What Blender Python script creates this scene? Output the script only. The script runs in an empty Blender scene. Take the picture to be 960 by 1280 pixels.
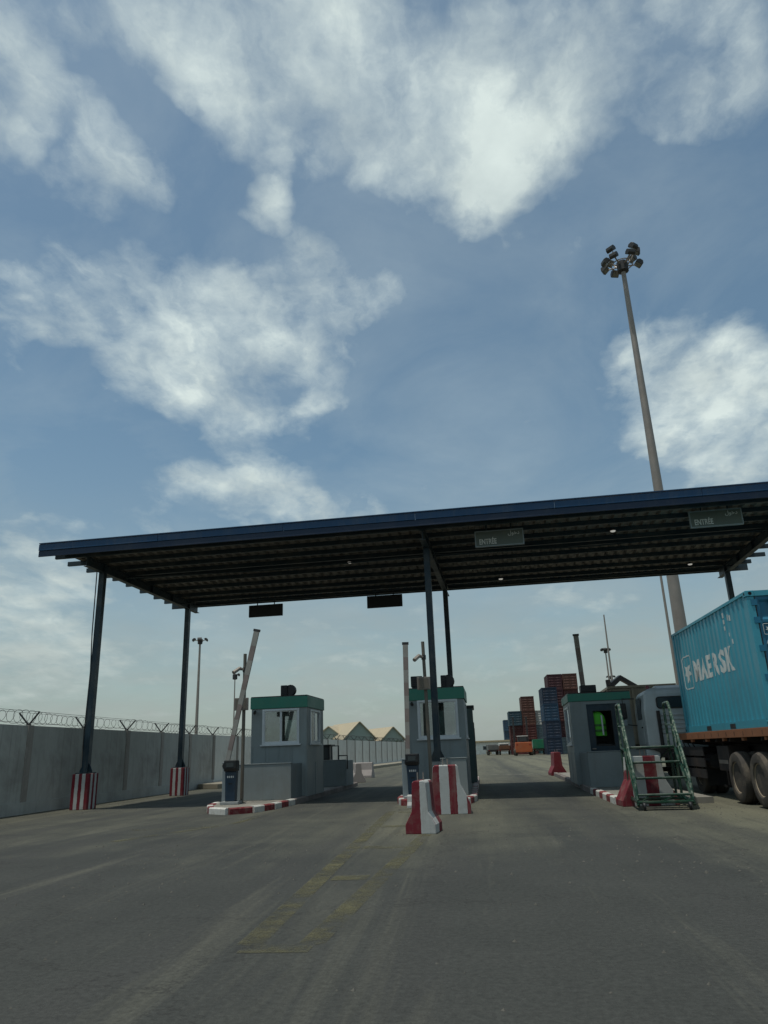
import bpy, bmesh, math, random
from mathutils import Vector, Matrix
R = math.radians
random.seed(7)
S = bpy.context.scene
COL = S.collection

# ------------------------------------------------------------------ camera
cam_d = bpy.data.cameras.new("camera")
cam = bpy.data.objects.new("camera", cam_d); COL.objects.link(cam)
S.camera = cam
cam_d.sensor_fit = 'VERTICAL'; cam_d.sensor_height = 24.0; cam_d.lens = 24.0 * 915.0 / 1280.0
cam_d.clip_start = 0.05; cam_d.clip_end = 12000.0
yaw, pitch, roll = R(6.2865), R(18.1527), R(2.1)
F = Vector((-math.sin(yaw) * math.cos(pitch), math.cos(yaw) * math.cos(pitch), math.sin(pitch)))
R0 = Vector((math.cos(yaw), math.sin(yaw), 0)); U0 = R0.cross(F)
RX = R0 * math.cos(roll) - U0 * math.sin(roll)
UP = R0 * math.sin(roll) + U0 * math.cos(roll)
m = Matrix.Identity(4)
for i in range(3):
    m[i][0] = RX[i]; m[i][1] = UP[i]; m[i][2] = -F[i]
m[0][3], m[1][3], m[2][3] = 0.0, 0.0, 1.3
cam.matrix_world = m

# ------------------------------------------------------------------ exposure, sun and sky
S.view_settings.view_transform = 'Standard'; S.view_settings.look = 'None'
S.view_settings.gamma = 1.0
S.view_settings.exposure = EXPOSURE = -1.0
SUN = Vector((-0.17, -0.15, 1.0)).normalized()
sd = bpy.data.lights.new("sun", 'SUN'); sd.energy = 5.0; sd.angle = R(0.6); sd.color = (1.0, 0.965, 0.89)
so = bpy.data.objects.new("sun", sd); COL.objects.link(so)
so.rotation_euler = (-SUN).to_track_quat('-Z', 'Y').to_euler()
so.location = (-8, -8, 40)

BLOBS = [
  (-0.409, 0.5202, 0.7497, 0.99843, 1.0), (-0.345, 0.5482, 0.7619, 0.99851, 0.9), (-0.2681, 0.5798, 0.7694, 0.99762, 1.0),
  (-0.1961, 0.6155, 0.7633, 0.99677, 1.0), (-0.1061, 0.6325, 0.7673, 0.99632, 1.0), (-0.0164, 0.6623, 0.7491, 0.99536, 1.0),
  (0.0559, 0.6978, 0.7142, 0.99556, 1.0), (0.0917, 0.7349, 0.672, 0.9979, 0.8), (0.0155, 0.72, 0.6938, 0.9969, 0.8),
  (-0.07, 0.6994, 0.7113, 0.99848, 0.6), (0.1483, 0.6456, 0.7492, 0.99689, 0.9), (0.2251, 0.6486, 0.7271, 0.99702, 1.0),
  (0.2973, 0.6422, 0.7065, 0.9975, 1.0), (0.3525, 0.6293, 0.6926, 0.99769, 1.0), (0.2685, 0.6733, 0.6889, 0.99915, 0.5),
  (-0.2416, 0.6417, 0.7279, 0.99885, 0.5), (-0.4471, 0.5633, 0.6948, 0.9987, 0.9), (-0.4108, 0.6082, 0.6792, 0.99876, 0.8),
  (-0.3761, 0.6581, 0.6523, 0.99903, 0.7), (-0.4718, 0.5967, 0.6491, 0.99947, 0.4), (-0.1934, 0.6966, 0.6908, 0.99961, 0.6),
  (-0.1909, 0.7146, 0.6729, 0.99955, 0.7), (-0.2075, 0.732, 0.649, 0.99947, 0.6), (-0.235, 0.7394, 0.6309, 0.99963, 0.45),
  (-0.1746, 0.7441, 0.6449, 0.99968, 0.35), (-0.4378, 0.6952, 0.5701, 0.99827, 0.8), (-0.3834, 0.7445, 0.5465, 0.99744, 0.9),
  (-0.3294, 0.7982, 0.5043, 0.99636, 1.0), (-0.2543, 0.8324, 0.4923, 0.99657, 1.0), (-0.1724, 0.8518, 0.4947, 0.99787, 0.9),
  (-0.3767, 0.8015, 0.4645, 0.99833, 0.9), (-0.1134, 0.8003, 0.5888, 0.99803, 0.6), (-0.0808, 0.8251, 0.5592, 0.99867, 0.5),
  (-0.2364, 0.8042, 0.5453, 0.99746, 0.7), (-0.1575, 0.7839, 0.6006, 0.99848, 0.45), (-0.499, 0.6765, 0.5416, 0.99922, 0.4),
  (-0.2889, 0.8839, 0.3678, 0.99764, 0.9), (-0.3549, 0.8717, 0.3379, 0.99855, 0.8), (-0.2457, 0.9082, 0.3388, 0.99826, 0.8),
  (-0.409, 0.8645, 0.2921, 0.99816, 0.6), (-0.2018, 0.933, 0.2979, 0.99713, 0.7), (-0.0943, 0.9507, 0.2955, 0.9982, 0.5),
  (-0.4793, 0.839, 0.2577, 0.99883, 0.6), (-0.5357, 0.8235, 0.1867, 0.99728, 0.8), (-0.4898, 0.8596, 0.1456, 0.9978, 0.6),
  (-0.5418, 0.8349, 0.0973, 0.99674, 0.8), (-0.5567, 0.8004, 0.2226, 0.99851, 0.7), (-0.4308, 0.8982, 0.0878, 0.99702, 0.4),
  (0.3475, 0.8103, 0.4718, 0.99878, 0.8), (0.3098, 0.8429, 0.44, 0.99831, 0.9), (0.2692, 0.8719, 0.4092, 0.99819, 0.8),
  (0.3245, 0.8761, 0.3566, 0.9968, 1.0), (0.2483, 0.9004, 0.3573, 0.99835, 0.8), (0.3689, 0.8694, 0.3287, 0.99699, 0.9),
  (0.3553, 0.8414, 0.4072, 0.99824, 0.9), (0.238, 0.8647, 0.4424, 0.99923, 0.4), (0.1462, 0.8052, 0.5747, 0.99945, 0.4),
  (0.3166, 0.7084, 0.6308, 0.99919, 0.45), (0.2711, 0.7056, 0.6547, 0.99953, 0.35), (-0.5139, 0.7181, 0.4692, 0.99928, 0.4),
  (0.2578, 0.8124, 0.5229, 0.99929, 0.25), (-0.1784, 0.9732, 0.1453, 0.99796, 0.5), (-0.2821, 0.9535, 0.106, 0.99839, 0.45),
  (-0.1172, 0.9889, 0.0912, 0.99801, 0.45), (0.1171, 0.9844, 0.1314, 0.99743, 0.45), (0.0321, 0.9939, 0.1056, 0.99836, 0.35),
  (0.1628, 0.9683, 0.1893, 0.99842, 0.4), (-0.0284, 0.9882, 0.1503, 0.99909, 0.3), (-0.3496, 0.9235, 0.1577, 0.99869, 0.35),
  (0.3397, 0.9172, 0.208, 0.99892, 0.4)]


class NT:
    """small node-tree helper"""
    def __init__(s, tree):
        s.t = tree; s.n = tree.nodes; s.l = tree.links
        s.n.clear()
    def new(s, typ, **kw):
        nd = s.n.new(typ)
        for k, v in kw.items():
            setattr(nd, k, v)
        return nd
    def put(s, sock, v):
        if v is None: return
        if isinstance(v, bpy.types.NodeSocket): s.l.new(v, sock)
        else:
            if isinstance(v, (tuple, list)) and len(v) == 3 and sock.type == 'RGBA': v = (*v, 1.0)
            sock.default_value = v
    def math(s, op, a, b=None, c=None, clamp=False):
        nd = s.new('ShaderNodeMath', operation=op); nd.use_clamp = clamp
        s.put(nd.inputs[0], a); s.put(nd.inputs[1], b); s.put(nd.inputs[2], c)
        return nd.outputs[0]
    def vmath(s, op, a, b=None, scale=None):
        nd = s.new('ShaderNodeVectorMath', operation=op)
        s.put(nd.inputs[0], a); s.put(nd.inputs[1], b)
        if scale is not None: s.put(nd.inputs['Scale'], scale)
        return nd.outputs['Value'] if op in ('DOT_PRODUCT', 'LENGTH') else nd.outputs[0]
    def noise(s, vec, scale=1.0, detail=4.0, rough=0.5, dist=0.0, dims='3D', col=False):
        nd = s.new('ShaderNodeTexNoise', noise_dimensions=dims)
        s.put(nd.inputs['Vector'], vec); s.put(nd.inputs['Scale'], scale); s.put(nd.inputs['Detail'], detail)
        s.put(nd.inputs['Roughness'], rough); s.put(nd.inputs['Distortion'], dist)
        return nd.outputs['Color'] if col else nd.outputs[0]
    def mix(s, f, a, b, mode='MIX', clamp=True):
        nd = s.new('ShaderNodeMix', data_type='RGBA', blend_type=mode); nd.clamp_factor = clamp
        s.put(nd.inputs[0], f); s.put(nd.inputs[6], a); s.put(nd.inputs[7], b)
        return nd.outputs[2]
    def rng(s, v, a, b, c=0.0, d=1.0, smooth=False):
        nd = s.new('ShaderNodeMapRange'); nd.clamp = True
        nd.interpolation_type = 'SMOOTHSTEP' if smooth else 'LINEAR'
        s.put(nd.inputs[0], v); s.put(nd.inputs[1], a); s.put(nd.inputs[2], b); s.put(nd.inputs[3], c); s.put(nd.inputs[4], d)
        return nd.outputs[0]

world = bpy.data.worlds.new("World"); S.world = world; world.use_nodes = True
W = NT(world.node_tree)
sky = W.new('ShaderNodeTexSky', sky_type='NISHITA')
sky.sun_disc = False
sky.sun_elevation = math.asin(SUN.z)
sky.sun_rotation = math.atan2(SUN.x, SUN.y) % (2 * math.pi)
sky.altitude = 0.0; sky.air_density = 1.0; sky.dust_density = 1.6; sky.ozone_density = 1.0
D = W.new('ShaderNodeTexCoord').outputs['Generated']
sep = W.new('ShaderNodeSeparateXYZ'); W.put(sep.inputs[0], D)
dz = sep.outputs[2]
SEED = (8.220, -12.660, 4.620)
# flat cloud-deck coordinates so that the clouds get flatter and smaller towards the horizon
den = W.math('ADD', W.math('MAXIMUM', dz, 0.0), 0.22)
P = W.vmath('DIVIDE', D, W.new('ShaderNodeCombineXYZ').outputs[0])
cmb = P.node.inputs[1].links[0].from_node
for i in range(3): W.put(cmb.inputs[i], den)
warp = W.vmath('SUBTRACT', W.noise(P, 3.6, 4.0, 0.55, col=True), (0.5, 0.5, 0.5))
DW = W.vmath('NORMALIZE', W.vmath('ADD', D, W.vmath('SCALE', warp, scale=0.22)))
tot = None
for (bx, by, bz, bc, bw) in BLOBS:
    d = W.vmath('DOT_PRODUCT', DW, (bx, by, bz))
    v = W.rng(d, 1.0 - (1.0 - bc) * 1.9, 1.0, 0.0, bw)
    tot = v if tot is None else W.math('ADD', tot, v)
# out of view broken cloud goes on, cover raised for less blue ambient light
away = W.rng(W.vmath('DOT_PRODUCT', D, tuple(F)), 0.62, 0.78, 1.0, 0.0, smooth=True)
gen = W.math('MULTIPLY', W.rng(W.noise(P, 1.3, 3.0, 0.5), 0.40, 0.60, 0.0, 1.0), away)
tot = W.math('SUBTRACT', 1.0, W.math('POWER', 2.71828, W.math('MULTIPLY', W.math('ADD', tot, gen), -1.0)))
warp1 = W.vmath('SUBTRACT', W.noise(P, 2.6, 3.0, 0.5, col=True), (0.5, 0.5, 0.5))
P1 = W.vmath('ADD', P, W.vmath('SCALE', warp1, scale=0.30))
fb = W.noise(W.vmath('ADD', P1, (SEED[0], SEED[1], SEED[2])), 3.9, 10.0, 0.53, 0.1)
P2 = W.vmath('ADD', P, W.vmath('SCALE', W.vmath('SUBTRACT', W.noise(P, 9.0, 5.0, 0.6, col=True), (0.5, 0.5, 0.5)), scale=0.10))
mpf = W.new('ShaderNodeMapping'); W.put(mpf.inputs[0], P2); mpf.inputs['Rotation'].default_value = (0, 0, R(32)); mpf.inputs['Scale'].default_value = (1.0, 0.42, 1.0)
fb2 = W.noise(mpf.outputs[0], 11.0, 12.0, 0.58, 0.2)
amp = W.math('SUBTRACT', 1.1, W.math('MULTIPLY', tot, 0.25))
body = W.math('ADD', W.math('MULTIPLY', tot, 1.38), W.math('MULTIPLY', W.math('MULTIPLY', W.math('SUBTRACT', fb, 0.5), 2.5), amp))
body = W.math('ADD', body, W.math('MULTIPLY', W.math('MULTIPLY', W.math('SUBTRACT', fb2, 0.5), 1.9), amp))
dens = W.math('POWER', W.rng(body, 0.40, 1.58, 0.0, 1.0), 1.45)
thin = W.math('MULTIPLY', W.rng(W.noise(P, 2.2, 8.0, 0.6, 0.5), 0.42, 0.75, 0.0, 0.22), 1.0)
dens = W.math('MAXIMUM', dens, thin)
K = 1.0
blue = W.mix(1.0, W.mix(1.0, sky.outputs[0], (1.20, 1.40, 1.30), 'MULTIPLY'), (0.30, 0.46, 0.50), 'ADD')
shade = W.rng(W.math('ADD', W.noise(P, 6.5, 6.0, 0.55), W.math('MULTIPLY', tot, 0.25)), 0.42, 0.88, 0.0, 1.0)
CB, CD = (10.4, 11.8, 11.4), (6.6, 7.8, 8.0)
ccol = W.mix(shade, CD, CB)
# pale hazy air low down, with faint streaks of thin cloud in it
lowf = W.rng(dz, 0.0, 0.42, 1.0, 0.0, smooth=True)
lowf = W.math('MULTIPLY', lowf, W.rng(W.noise(P, 2.6, 8.0, 0.58, 0.3), 0.32, 0.66, 0.55, 1.0))
base_sky = W.mix(W.math('MULTIPLY', lowf, 0.86), blue, (5.1, 5.75, 5.55))
ccol = W.mix(W.math('MULTIPLY', lowf, 0.85), ccol, (6.0, 6.75, 6.3))
out = W.mix(W.math('MULTIPLY', dens, W.math('SUBTRACT', 1.0, W.math('MULTIPLY', lowf, 0.3))), base_sky, ccol)
bg = W.new('ShaderNodeBackground'); W.put(bg.inputs[0], out); bg.inputs[1].default_value = 0.14
wo = W.new('ShaderNodeOutputWorld'); W.l.new(bg.outputs[0], wo.inputs[0])

# ------------------------------------------------------------------ materials
MATS = {}
def mat(name, col, rough=0.6, var=0.18, scale=2.5, dirt=None, dirt_amt=0.35, dirt_scale=1.2, bump=0.15, bscale=40.0,
        metal=0.0, rnd=0.0, streak=0.0, stripes=None, world_space=False, spec=0.4):
    """procedural paint / concrete / steel: base colour, cloudy variation, dirt patches, vertical streaks, fine relief"""
    if name in MATS: return MATS[name]
    M = bpy.data.materials.new(name); M.use_nodes = True
    T = NT(M.node_tree)
    tc = T.new('ShaderNodeTexCoord')
    pos = T.new('ShaderNodeNewGeometry').outputs['Position'] if world_space else tc.outputs['Object']
    base = (*col, 1.0)
    c = base
    if stripes:
        c = stripes(T, tc)
    n1 = T.noise(pos, scale, 6.0, 0.6)
    c = T.mix(1.0, c, T.mix(n1, (1 - var * 1.6,) * 3, (1 + var * 1.4,) * 3), 'MULTIPLY')
    if rnd:
        oi = T.new('ShaderNodeObjectInfo').outputs['Random']
        c = T.mix(1.0, c, T.mix(oi, (1 - rnd,) * 3, (1 + rnd,) * 3), 'MULTIPLY')
    if dirt:
        f = T.rng(T.noise(pos, dirt_scale, 9.0, 0.68, 0.4), 0.48, 0.72, 0.0, dirt_amt)
        c = T.mix(f, c, (*dirt, 1))
        if streak:
            mp = T.new('ShaderNodeMapping'); T.put(mp.inputs[0], pos); mp.inputs['Scale'].default_value = (9, 9, 0.5)
            f2 = T.rng(T.noise(mp.outputs[0], 1.0, 5.0, 0.65), 0.52, 0.75, 0.0, streak)
            c = T.mix(f2, c, (*dirt, 1))
    b = T.new('ShaderNodeBsdfPrincipled')
    T.put(b.inputs['Base Color'], c); b.inputs['Metallic'].default_value = metal
    b.inputs['Specular IOR Level'].default_value = spec
    T.put(b.inputs['Roughness'], T.rng(n1, 0.3, 0.7, max(0.05, rough - 0.1), min(1, rough + 0.12)))
    if bump:
        bn = T.new('ShaderNodeBump'); bn.inputs['Strength'].default_value = bump; bn.inputs['Distance'].default_value = 0.01
        T.put(bn.inputs['Height'], T.noise(pos, bscale, 4.0, 0.6)); T.l.new(bn.outputs[0], b.inputs['Normal'])
    o = T.new('ShaderNodeOutputMaterial'); T.l.new(b.outputs[0], o.inputs[0])
    MATS[name] = M
    return M

RED, WHITE = (0.155, 0.012, 0.020), (0.44, 0.445, 0.42)
def stripe_u(origin, period, duty, wrap=True):
    """painted bands running up a block: along x on faces that look along y, along y on the others"""
    def f(T, tc):
        s = T.new('ShaderNodeSeparateXYZ'); T.put(s.inputs[0], tc.outputs['Object'])
        n = T.new('ShaderNodeSeparateXYZ'); T.put(n.inputs[0], tc.outputs['Normal'])
        isx = T.math('GREATER_THAN', T.math('ABSOLUTE', n.outputs[0]), 0.6 if wrap else 2.0)
        u = T.math('ADD', T.math('MULTIPLY', s.outputs[1], isx), T.math('MULTIPLY', s.outputs[0], T.math('SUBTRACT', 1.0, isx)))
        w = T.math('MULTIPLY', T.math('SUBTRACT', T.noise(tc.outputs['Object'], 9.0, 3.0), 0.5), 0.03)
        u = T.math('ADD', T.math('SUBTRACT', u, origin), w)
        fr = T.math('FRACT', T.math('ADD', T.math('DIVIDE', u, period), 20.0))
        k = T.math('LESS_THAN', fr, duty)
        chip = T.math('GREATER_THAN', T.noise(tc.outputs['Object'], 14.0, 8.0, 0.7), 0.68)
        c = T.mix(k, WHITE, RED)
        return T.mix(T.math('MULTIPLY', chip, 0.6), c, (0.30, 0.28, 0.25, 1))
    return f

DUST = (0.20, 0.17, 0.12)
steel_blue = mat('steel_blue', (0.020, 0.036, 0.045), 0.5, 0.2, 3, DUST, 0.25)
post_blue = mat('post_blue_paint', (0.007, 0.024, 0.036), 0.45, 0.2, 3, DUST, 0.25, streak=0.15)
fascia_blue = mat('fascia_blue_paint', (0.003, 0.045, 0.115), 0.4, 0.2, 1.2, DUST, 0.2, streak=0.12)
roof_tin = mat('roof_tin', (0.22, 0.20, 0.17), 0.55, 0.2, 1.5, (0.12, 0.07, 0.04), 0.4)
conc = mat('weathered_concrete', (0.27, 0.28, 0.27), 0.85, 0.2, 1.4, (0.14, 0.12, 0.10), 0.45, 0.8, 0.3, 60, streak=0.25)
conc_grey = mat('painted_grey_concrete', (0.20, 0.225, 0.22), 0.8, 0.15, 1.6, (0.14, 0.13, 0.11), 0.4, 1.0, 0.2, 60, streak=0.25)
wall_dark = mat('wall_near_render', (0.40, 0.405, 0.37), 0.9, 0.2, 0.9, (0.12, 0.10, 0.085), 0.5, 0.6, 0.3, 50, rnd=0.10, streak=0.4)
wall_hazed = mat('wall_far_hazed_panel', (0.58, 0.58, 0.53), 0.9, 0.14, 0.9, (0.25, 0.21, 0.17), 0.4, 0.6, 0.25, 50, rnd=0.08, streak=0.3)  # far panels: paler concrete, with some haze brightening put into the colour
pil_mat = mat('wall_pilaster', (0.33, 0.305, 0.27), 0.9, 0.2, 1.2, (0.10, 0.07, 0.06), 0.5, rnd=0.1, streak=0.4)
booth_grey = mat('booth_grey_panel', (0.22, 0.25, 0.245), 0.5, 0.1, 1.2, (0.14, 0.13, 0.11), 0.3, 1.0, 0.06, streak=0.2)
booth_green = mat('booth_green_band', (0.036, 0.195, 0.135), 0.5, 0.1, 1.5, DUST, 0.2, bump=0.05)
white_frame = mat('white_window_frame', (0.60, 0.62, 0.62), 0.4, 0.08, 3, DUST, 0.2, bump=0.03)
dark_blue_door = mat('dark_blue_door', (0.010, 0.030, 0.046), 0.4, 0.15, 2, DUST, 0.2, bump=0.05)
black = mat('black_plastic', (0.012, 0.013, 0.014), 0.5, 0.2, 5, DUST, 0.2)
dark_metal = mat('dark_metal', (0.03, 0.03, 0.03), 0.5, 0.25, 4, (0.10, 0.06, 0.035), 0.4)
galv = mat('galvanised_steel', (0.29, 0.255, 0.22), 0.5, 0.18, 1.5, (0.22, 0.16, 0.11), 0.4, metal=0.3)
pole_brown = mat('dull_pole_paint', (0.13, 0.115, 0.09), 0.6, 0.2, 3, (0.09, 0.06, 0.04), 0.4)
machine_blue = mat('machine_navy', (0.012, 0.030, 0.052), 0.4, 0.15, 4, DUST, 0.25)
machine_grey = mat('machine_grey', (0.22, 0.26, 0.27), 0.5, 0.12, 3, DUST, 0.3)
lettering = mat('white_lettering', (0.62, 0.62, 0.58), 0.6, 0.25, 6, DUST, 0.45, 5.0, bump=0)
sign_face = mat('sign_grey_green', (0.105, 0.125, 0.105), 0.5, 0.15, 3, DUST, 0.3)
sign_back = mat('sign_back', (0.03, 0.032, 0.034), 0.6, 0.2, 3)
stair_green = mat('stair_green_paint', (0.010, 0.044, 0.026), 0.30, 0.3, 6, (0.14, 0.13, 0.10), 0.5, 6.0)
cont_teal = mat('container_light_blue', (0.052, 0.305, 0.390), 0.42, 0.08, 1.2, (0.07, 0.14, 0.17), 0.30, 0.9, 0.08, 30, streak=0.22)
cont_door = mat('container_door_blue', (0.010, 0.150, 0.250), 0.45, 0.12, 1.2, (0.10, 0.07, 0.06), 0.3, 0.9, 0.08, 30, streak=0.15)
rust = mat('rusty_brown', (0.16, 0.075, 0.040), 0.8, 0.3, 4, (0.06, 0.035, 0.025), 0.6)
deck_orange = mat('deck_orange', (0.29, 0.115, 0.050), 0.7, 0.25, 2, (0.15, 0.08, 0.05), 0.5, 2.0, streak=0.2)
chassis = mat('chassis_black', (0.022, 0.020, 0.019), 0.7, 0.25, 3, (0.10, 0.065, 0.045), 0.45)
tyre = mat('tyre_rubber', (0.055, 0.048, 0.040), 0.85, 0.2, 4, (0.17, 0.14, 0.10), 0.8, 2.5, 0.4, 50)
rim_mat = mat('dusty_rim', (0.30, 0.24, 0.16), 0.6, 0.25, 6, (0.13, 0.10, 0.07), 0.5, 5)
cab_grey = mat('cab_blue_grey', (0.42, 0.455, 0.45), 0.4, 0.12, 1.5, DUST, 0.35, streak=0.15)
lorry_brown = mat('lorry_brown', (0.29, 0.25, 0.185), 0.7, 0.25, 1.5, (0.09, 0.07, 0.05), 0.5, streak=0.3)
vest_mat = mat('hi_vis_green', (0.10, 0.50, 0.035), 0.7, 0.1, 6, bump=0.2)
vest_band = mat('vest_band', (0.05, 0.16, 0.03), 0.5, 0.1, 6)
orange_m = mat('machine_orange', (0.38, 0.085, 0.022), 0.5, 0.15, 1, DUST, 0.3)
green_m = mat('lorry_green', (0.02, 0.20, 0.10), 0.5, 0.15, 1, DUST, 0.3)
white_m = mat('white_paint', (0.70, 0.70, 0.64), 0.6, 0.12, 1, DUST, 0.35, streak=0.2)
roof_cream = mat('roof_cream_tin', (0.46, 0.385, 0.26), 0.7, 0.1, 0.4, DUST, 0.25, 0.4)
gable_green = mat('gable_pale_green', (0.30, 0.36, 0.31), 0.7, 0.1, 0.3, DUST, 0.2, 0.3)
tan_m = mat('tan_trim', (0.42, 0.33, 0.20), 0.7, 0.1, 1)
ped_mat = mat('pedestal_stripes', WHITE, 0.8, 0.15, 3, (0.15, 0.13, 0.11), 0.45, 2.0, 0.3, 40, stripes=stripe_u(-0.27, 0.216, 0.5))
kerb_red = mat('kerb_red', (0.18, 0.018, 0.022), 0.8, 0.2, 5, (0.25, 0.22, 0.18), 0.5, 4.0, 0.3, 40, rnd=0.15)
kerb_white = mat('kerb_white', (0.56, 0.55, 0.50), 0.8, 0.2, 5, (0.22, 0.18, 0.14), 0.5, 4.0, 0.3, 40, rnd=0.1)
jers_near = mat('barrier_paint_narrow', WHITE, 0.75, 0.12, 3, (0.22, 0.19, 0.155), 0.55, 3.5, 0.35, 40, stripes=stripe_u(-0.33, 0.66, 0.515), streak=0.3)
jers_far = mat('barrier_paint_wide', WHITE, 0.75, 0.12, 3, (0.22, 0.19, 0.155), 0.5, 3.0, 0.35, 40, stripes=stripe_u(-0.30, 0.36, 0.45), streak=0.3)
jers_stair = mat('barrier_paint_broad', WHITE, 0.75, 0.15, 3, (0.25, 0.21, 0.17), 0.5, 3.0, 0.3, 40, stripes=stripe_u(-0.62, 0.56, 0.48, False), streak=0.25)
conc_red = mat('barrier_red', RED, 0.75, 0.15, 3, (0.20, 0.14, 0.11), 0.4)
boom_mat = mat('boom_paint', (0.30, 0.285, 0.25), 0.5, 0.15, 3, (0.20, 0.15, 0.12), 0.45)
leaf_m = mat('hedge_leaf', (0.045, 0.085, 0.035), 0.7, 0.3, 8, rnd=0.2, bump=0)

def bright_spot_mat():
    M = bpy.data.materials.new('bright_spot'); M.use_nodes = True
    b = M.node_tree.nodes['Principled BSDF']
    b.inputs['Emission Color'].default_value = (1, 0.96, 0.86, 1); b.inputs['Emission Strength'].default_value = 0.6
    return M
lit = bright_spot_mat()
def glass_mat():
    M = bpy.data.materials.new('window_glass'); M.use_nodes = True
    T = NT(M.node_tree)
    tr = T.new('ShaderNodeBsdfTransparent'); tr.inputs[0].default_value = (0.62, 0.70, 0.70, 1)
    gl = T.new('ShaderNodeBsdfGlossy'); gl.inputs['Roughness'].default_value = 0.03; gl.inputs[0].default_value = (0.9, 0.95, 1, 1)
    fr = T.new('ShaderNodeFresnel'); fr.inputs[0].default_value = 2.1
    dst = T.new('ShaderNodeBsdfDiffuse'); dst.inputs[0].default_value = (0.25, 0.24, 0.2, 1)
    mx = T.new('ShaderNodeMixShader'); T.put(mx.inputs[0], T.math('ADD', fr.outputs[0], 0.10))
    T.l.new(tr.outputs[0], mx.inputs[1]); T.l.new(gl.outputs[0], mx.inputs[2])
    m2 = T.new('ShaderNodeMixShader')
    T.put(m2.inputs[0], T.rng(T.noise(T.new('ShaderNodeTexCoord').outputs['Object'], 3.0, 6.0), 0.4, 0.8, 0.04, 0.22))
    T.l.new(mx.outputs[0], m2.inputs[1]); T.l.new(dst.outputs[0], m2.inputs[2])
    o = T.new('ShaderNodeOutputMaterial'); T.l.new(m2.outputs[0], o.inputs[0])
    return M
glass = glass_mat()
dark_glass = mat('dark_glass', (0.03, 0.04, 0.045), 0.08, 0.1, 2, bump=0, spec=0.6)

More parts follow.
